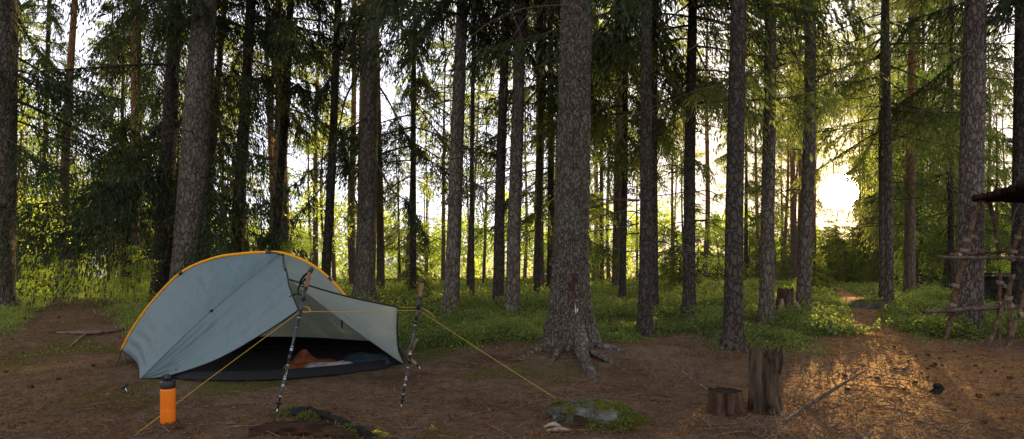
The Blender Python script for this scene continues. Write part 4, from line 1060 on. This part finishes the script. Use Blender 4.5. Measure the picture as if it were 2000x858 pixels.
for a, L_ in ((-.5, .5), (-2.4, .4), (.6, .35)):
    mb = MB(); tube(mb, [[.10 * math.cos(a), .10 * math.sin(a), .28], [.22 * math.cos(a), .22 * math.sin(a), .12], [L_ * .8 * math.cos(a), L_ * .8 * math.sin(a), -.03]], [.05, .045, .02], 8, bump=.4); mb.build('root', M['wood_pale'], s3)

def dry_shrub(label, g, n, h, spread, seed, mat='twig_dry', leaves=0, leafmat='leaf', name='dry_shrub', thick=1.0):
    r = np.random.default_rng(seed); root = empty(name, g); tag(root, label, 'shrub'); mb = MB(); lf = MB()
    for i in range(n):
        a = r.uniform(0, 2 * PI); L_ = h * r.uniform(.5, 1.2); b = np.array([r.normal(0, spread * .4), r.normal(0, spread * .3), -.02]); b[2] = float(height(g[0] + b[0], g[1] + b[1]) - g[2]) - .02
        tube(mb, [[0, 0, -.05], b * .5 + np.array([0, 0, -.05]), b], [.003, .003, .003], 3, cap=False)
        lean = r.uniform(.1, 1.1); k = r.normal(0, .35)
        pts = [b + np.array([math.cos(a) * lean * L_ * t + k * .15 * math.sin(4 * t), math.sin(a) * lean * L_ * t, L_ * t * (1 - .35 * lean * t)]) for t in np.linspace(0, 1, 8)]
        tube(mb, pts, np.linspace(.0034, .0012, 8) * thick, 4, cap=False)
        for j in range(r.integers(2, 6)):
            s = r.integers(2, 7); q = np.asarray(pts[s]); d = unit(np.array([math.cos(a), math.sin(a), .5]) + r.normal(0, .8, 3)) * L_ * r.uniform(.12, .4)
            tube(mb, [q, q + d * .5 + r.normal(0, .01, 3), q + d], np.array([.0028, .002, .001]) * thick, 3, cap=False)
            if leaves:
                c = q + d * r.uniform(.2, 1.05, (leaves, 1)) + r.normal(0, .03, (leaves, 3)); diamonds(lf, c, r.normal(size=c.shape), .05, .03, np.clip(r.normal(.6, .25, leaves), 0, 1), .15, r=r)
    mb.build('stems', M[mat], root)
    if leaves: lf.build('leaves', M[leafmat], root, False)
    return root
dry_shrub('dry leafless twigs sprouting left of the dark low stump', G(1330, 745), 22, .38, .5, 1)
dry_shrub('dry leafless twigs tangled in front of the broken tan stump', G(1480, 850), 14, .18, .42, 2)
dry_shrub('tall bare twigs between the flared trunk and the stumps', G(1395, 700), 18, .6, .4, 3)
dry_shrub('bare twigs right of the broken tan stump by the path', G(1600, 740), 24, .36, .5, 4)
dry_shrub('low dry twigs at the bottom edge right of the stump', G(1590, 850), 22, .16, .5, 7)
dry_shrub('sunlit bush with yellow green leaves left of the path', G(1628, 650), 46, .24, .5, 5, leaves=8, leafmat='bilberry', name='leafy_bush')
dry_shrub('reddish bare stems above the sunlit bush under the sun', G(1650, 640), 14, .75, .45, 6)
dry_shrub('small leafy sprig by the foot of the pole shelter', G(1868, 655), 10, .3, .2, 8, leaves=6, name='leafy_bush')
dry_shrub('leafy bush at the right side of the path before the shelter', G(1806, 648), 12, .13, .4, 9, leaves=7, leafmat='bilberry', name='leafy_bush')

# cones on the path
mb = MB(); lathe(mb, [(0, -.03), (.009, -.028), (.016, -.014), (.0185, .0), (.017, .014), (.011, .026), (0, .032)], 10)
cone_me = mb.mesh('pine_cone', M['cone'])
v_ = np.empty(len(cone_me.vertices) * 3); cone_me.vertices.foreach_get('co', v_); v_ = v_.reshape(-1, 3)
v_[:, :2] *= (1 + .3 * np.sin(v_[:, 2:] * 420 + np.arange(len(v_))[:, None] * 1.9)); cone_me.vertices.foreach_set('co', v_.ravel()); cone_me.update()
def cones(lst, label, group):
    for px, py in lst:
        g = G(px, py); o = bpy.data.objects.new('pine_cone', cone_me); col.objects.link(o)
        o.location = (g[0], g[1], g[2] + .018); o.rotation_euler = (PI / 2 + random.uniform(-.3, .3), 0, random.uniform(0, 6)); s_ = random.uniform(.6, .95); o.scale = (s_,) * 3
        tag(o, label, 'cone', group)
cones([(1747, 680), (1762, 690), (1790, 700), (1813, 697), (1822, 720), (1812, 724), (1826, 716), (1840, 719), (1836, 705), (1765, 725), (1748, 723), (1774, 710), (1800, 732), (1714, 741), (1650, 736), (1655, 763), (1740, 711), (1766, 764), (1812, 740), (1787, 751), (1863, 806), (1856, 795), (1922, 832), (1958, 825), (1913, 777), (1972, 742), (1945, 730), (1917, 732), (1905, 720), (1865, 690), (1890, 700), (1950, 775), (1987, 778), (1880, 765)],
      'dark fallen cone lying on the sunlit needle path', 'fallen cones on the right path')
cones([(115, 743), (12, 728), (22, 690), (115, 622), (45, 692), (182, 716), (60, 760)], 'reddish cone on the brown ground left of the tent', 'fallen cones left of the tent')

# ------------------------------------------------------------------ lashed pole shelter
SH = G(1843, 668); sh = empty('pole_shelter', SH); tag(sh, 'rustic shelter frame of rope lashed poles at the right edge', 'shelter')
def pole(a, b, r0, r1, mat='pole_wood', seed=0):
    mb = MB(); a = P(*a) - SH; b = P(*b) - SH; t = np.linspace(0, 1, 18)[:, None]
    pts = a + (b - a) * t + .015 * np.sin(t * 5 + seed) * np.array([1, .5, .6])
    tube(mb, pts, np.linspace(r0, r1, 18) * .95, 10, bump=.25, seed=seed); return mb.build('pole', M[mat], sh)
pole((1843, 672, 7.95), (1872, 575, 7.9), .030, .030, seed=1)
pole((1853, 618, 7.86), (1893, 470, 7.84), .036, .034, seed=2)
pole((1882, 500, 7.82), (1921, 372, 7.8), .030, .026, seed=3)
pole((1833, 501, 7.72), (2120, 507, 7.72), .022, .026, 'pole_grey', 4)
pole((1857, 496, 8.05), (2120, 488, 8.05), .024, .024, 'pole_wood', 5)
pole((1804, 609, 7.75), (2120, 594, 7.75), .032, .038, 'pole_grey', 6)
pole((1929, 388, 7.95), (1957, 494, 8.0), .026, .024, seed=7)
pole((1972, 505, 7.85), (2018, 390, 7.85), .028, .026, seed=8)
pole((1951, 672, 7.9), (1953, 535, 7.95), .024, .022, seed=9)
pole((1974, 692, 7.5), (1970, 555, 7.6), .026, .022, seed=10)
pole((1925, 694, 7.5), (1980, 536, 7.8), .028, .024, seed=11)
pole((1962, 694, 7.3), (2012, 540, 7.6), .028, .024, seed=12)
pole((1990, 618, 7.4), (2120, 612, 7.4), .030, .030, 'pole_grey', 13)
pole((2012, 690, 7.9), (2018, 380, 7.9), .035, .03, seed=14)
pole((2090, 690, 7.6), (2096, 380, 7.6), .035, .03, seed=15)
def lash(px, py, Y, r, dirv=(0, 0, 1), n=4, w=.012):
    d = unit(np.array(dirv, float)); ref = np.array([0, 1, 0.]); u = unit(np.cross(d, ref)); v = np.cross(d, u)
    t = np.linspace(0, 2 * PI * n, 14 * n)
    c = P(px, py, Y) - SH
    pts = c + r * (np.cos(t)[:, None] * u + np.sin(t)[:, None] * v) + d * (np.linspace(-1, 1, len(t)) * w * n * .5)[:, None]
    mb = MB(); tube(mb, pts, .0052, 5); mb.build('lashing', M['rope'], sh)
dg = (.28, 0, 1)
for a in ((1860, 596, 7.86, .048, dg), (1866, 558, 7.86, .046, dg), (1888, 470, 7.82, .044, dg), (1883, 490, 7.82, .046, dg), (1896, 462, 7.82, .040, dg), (1918, 388, 7.8, .05, (1, 0, .1)), (1930, 392, 7.9, .045, (1, 0, 0)),
          (1944, 472, 8.0, .036, (.25, 0, -1)), (1952, 596, 7.8, .05, (1, 0, 0)), (1953, 552, 7.93, .038, (0, 0, 1)), (1988, 464, 7.85, .038, dg), (1980, 492, 7.85, .042, dg), (1972, 598, 7.6, .05, (1, 0, 0)), (1970, 582, 7.6, .04, (0, 0, 1)), (1968, 560, 7.68, .042, (.2, 0, 1)), (1976, 505, 7.75, .04, (1, 0, 0)), (1872, 500, 7.74, .04, (1, 0, 0)), (1992, 616, 7.4, .042, (1, 0, 0))):
    lash(*a)
mb = MB()   # rope tied round the pine
pc = G(1893, 652); tt = np.linspace(0, 2 * PI, 50); zz_ = P(1890, 391, pc[1])[2]; px_ = P(1899, 391, pc[1])[0]
tube(mb, np.stack([px_ + .165 * np.cos(tt), pc[1] + .165 * np.sin(tt), zz_ + .02 * np.sin(tt)], -1) - SH, .009, 6)
tube(mb, np.array([P(1906, 391, pc[1] - .17), P(1918, 386, 7.8)]) - SH, .009, 6); mb.build('lashing', M['rope'], sh)
mb = MB()
for k in range(10):
    Y0 = 7.5 + .17 * k; a = P(1908 + 1.5 * (k % 3), 386, 7.8); zt = a[2] + .045 * k * .55
    Y0 = 7.85 - .11 * k; zt = a[2] + .004 * k; aa = np.array([a[0] + .02 * (k % 4) - .02 * k, Y0, zt]); bb = np.array([a[0] + 2.1, Y0 + .05, zt - .05])
    tube(mb, spline([aa, (aa + bb) / 2 + np.array([0, 0, .01]), bb], 10) - SH, [.05] * 10, 9, bump=.2, seed=k)
mb.build('roof', M['roof_wood'], sh)
pole((1905, 384, 7.72), (2120, 402, 7.55), .034, .04, 'roof_wood', 16)

# picnic table deep right
tb = empty('picnic_table', G(1962, 596)); tag(tb, 'dark wooden picnic table in the shade behind the pole shelter', 'table'); tb.rotation_euler = (0, 0, .25)
for nm, c_, s_ in (('table_top', (0, 0, .62), (1.5, .6, .05)), ('bench', (0, -.55, .36), (1.5, .24, .045)), ('bench', (0, .55, .36), (1.5, .24, .045)), ('leg', (-.55, 0, .29), (.08, .95, .58)), ('leg', (.55, 0, .29), (.08, .95, .58))):
    mb = MB(); box(mb, c_, s_); o = mb.build(nm, M['table'], tb, False)
    bv = o.modifiers.new('bevel', 'BEVEL'); bv.width = .01; bv.segments = 2

# ------------------------------------------------------------------ world, sun, haze, camera
SKYV = 1.7; BACKV = 1.0
w = NT('World', True); scene.world = w.o
sky = w.n('ShaderNodeTexSky', sky_type='NISHITA'); sky.sun_disc = False; sky.sun_elevation = SUN_EL; sky.sun_rotation = SUN_AZ
sky.air_density = 1.0; sky.dust_density = 1.0; sky.ozone_density = 1.0
dirv = w.n('ShaderNodeTexCoord').outputs['Generated']
dt = w.n('ShaderNodeVectorMath', {0: dirv, 1: tuple(float(k) for k in SUN)}, operation='DOT_PRODUCT').outputs['Value']
dt = w.math('MAXIMUM', dt, 0.0)
disc = w.n('ShaderNodeMapRange', {0: dt, 1: math.cos(math.radians(1.6)), 2: math.cos(math.radians(.5)), 3: 0.0, 4: 3000.0}, interpolation_type='SMOOTHSTEP').outputs[0]  # oversized, overbright sun disc added as a second soft sun
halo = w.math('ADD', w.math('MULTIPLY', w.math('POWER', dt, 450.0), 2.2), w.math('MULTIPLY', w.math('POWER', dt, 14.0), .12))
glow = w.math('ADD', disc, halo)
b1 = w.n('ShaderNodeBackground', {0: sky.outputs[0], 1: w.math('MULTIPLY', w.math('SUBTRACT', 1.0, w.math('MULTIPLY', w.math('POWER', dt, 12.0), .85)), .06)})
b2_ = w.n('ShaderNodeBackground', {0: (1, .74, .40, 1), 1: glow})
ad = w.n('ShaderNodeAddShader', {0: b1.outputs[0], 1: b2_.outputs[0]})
upz = w.n('ShaderNodeSeparateXYZ', {0: dirv}).outputs[2]
veil = w.n('ShaderNodeMapRange', {0: upz, 1: -.05, 2: .12, 3: 0.0, 4: SKYV}, interpolation_type='SMOOTHSTEP').outputs[0]
over = w.n('ShaderNodeMapRange', {0: upz, 1: .42, 2: .85, 3: 1.0, 4: .36}, interpolation_type='SMOOTHSTEP').outputs[0]
vcol = w.mix(w.math('MINIMUM', w.math('POWER', dt, 22.0), 1.0), (.90, .90, 1), (.80, .62, .42))
fwd = w.n('ShaderNodeMapRange', {0: w.n('ShaderNodeSeparateXYZ', {0: dirv}).outputs[1], 1: -.5, 2: .6, 3: BACKV, 4: 1.0}, interpolation_type='SMOOTHSTEP').outputs[0]
b3_ = w.n('ShaderNodeBackground', {0: vcol, 1: w.math('MULTIPLY', w.math('MULTIPLY', veil, fwd), over)})     # added white sky glow, also fills the foreground with light
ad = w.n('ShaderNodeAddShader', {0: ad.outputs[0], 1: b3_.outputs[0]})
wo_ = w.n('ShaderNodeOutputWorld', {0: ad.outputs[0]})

sl = bpy.data.lights.new('sun', 'SUN'); sl.energy = 5.0; sl.angle = math.radians(.5); sl.color = (1, .77, .42)
so = bpy.data.objects.new('sun', sl); col.objects.link(so)
so.rotation_euler = Vector([-float(k) for k in SUN]).to_track_quat('-Z', 'Y').to_euler(); so.location = (20, 34, 12)

HAZE = 0
if HAZE:
    mb = MB(); box(mb, (6, 30, 9.5), (150, 140, 23)); hz = NT('forest_haze')
    hv = hz.n('ShaderNodeVolumeScatter', {'Color': (1, .93, .82, 1), 'Density': HAZE, 'Anisotropy': .76})
    hm = hz.out(hv, True); ho = mb.build('haze', hm, smooth=False); tag(ho, kind='structure')

cam = bpy.data.cameras.new('camera'); co = bpy.data.objects.new('camera', cam); col.objects.link(co)
co.location = (0, 0, EYE); co.rotation_euler = (PI / 2, 0, 0); cam.sensor_width = 36; cam.lens = 36 * F / 2000
cam.shift_y = (HOR - 429) / 2000; cam.clip_end = 2000; cam.clip_start = .05
scene.camera = co
scene.view_settings.view_transform = 'Standard'; scene.view_settings.look = 'None'; scene.view_settings.exposure = 0
scene.render.engine = 'CYCLES'; cy = scene.cycles
cy.use_denoising = True; cy.max_bounces = 7; cy.diffuse_bounces = 4; cy.glossy_bounces = 2; cy.transmission_bounces = 4; cy.volume_bounces = 0
cy.transparent_max_bounces = 4; cy.sample_clamp_indirect = 8; cy.caustics_reflective = False; cy.caustics_refractive = False
scene.render.film_transparent = False
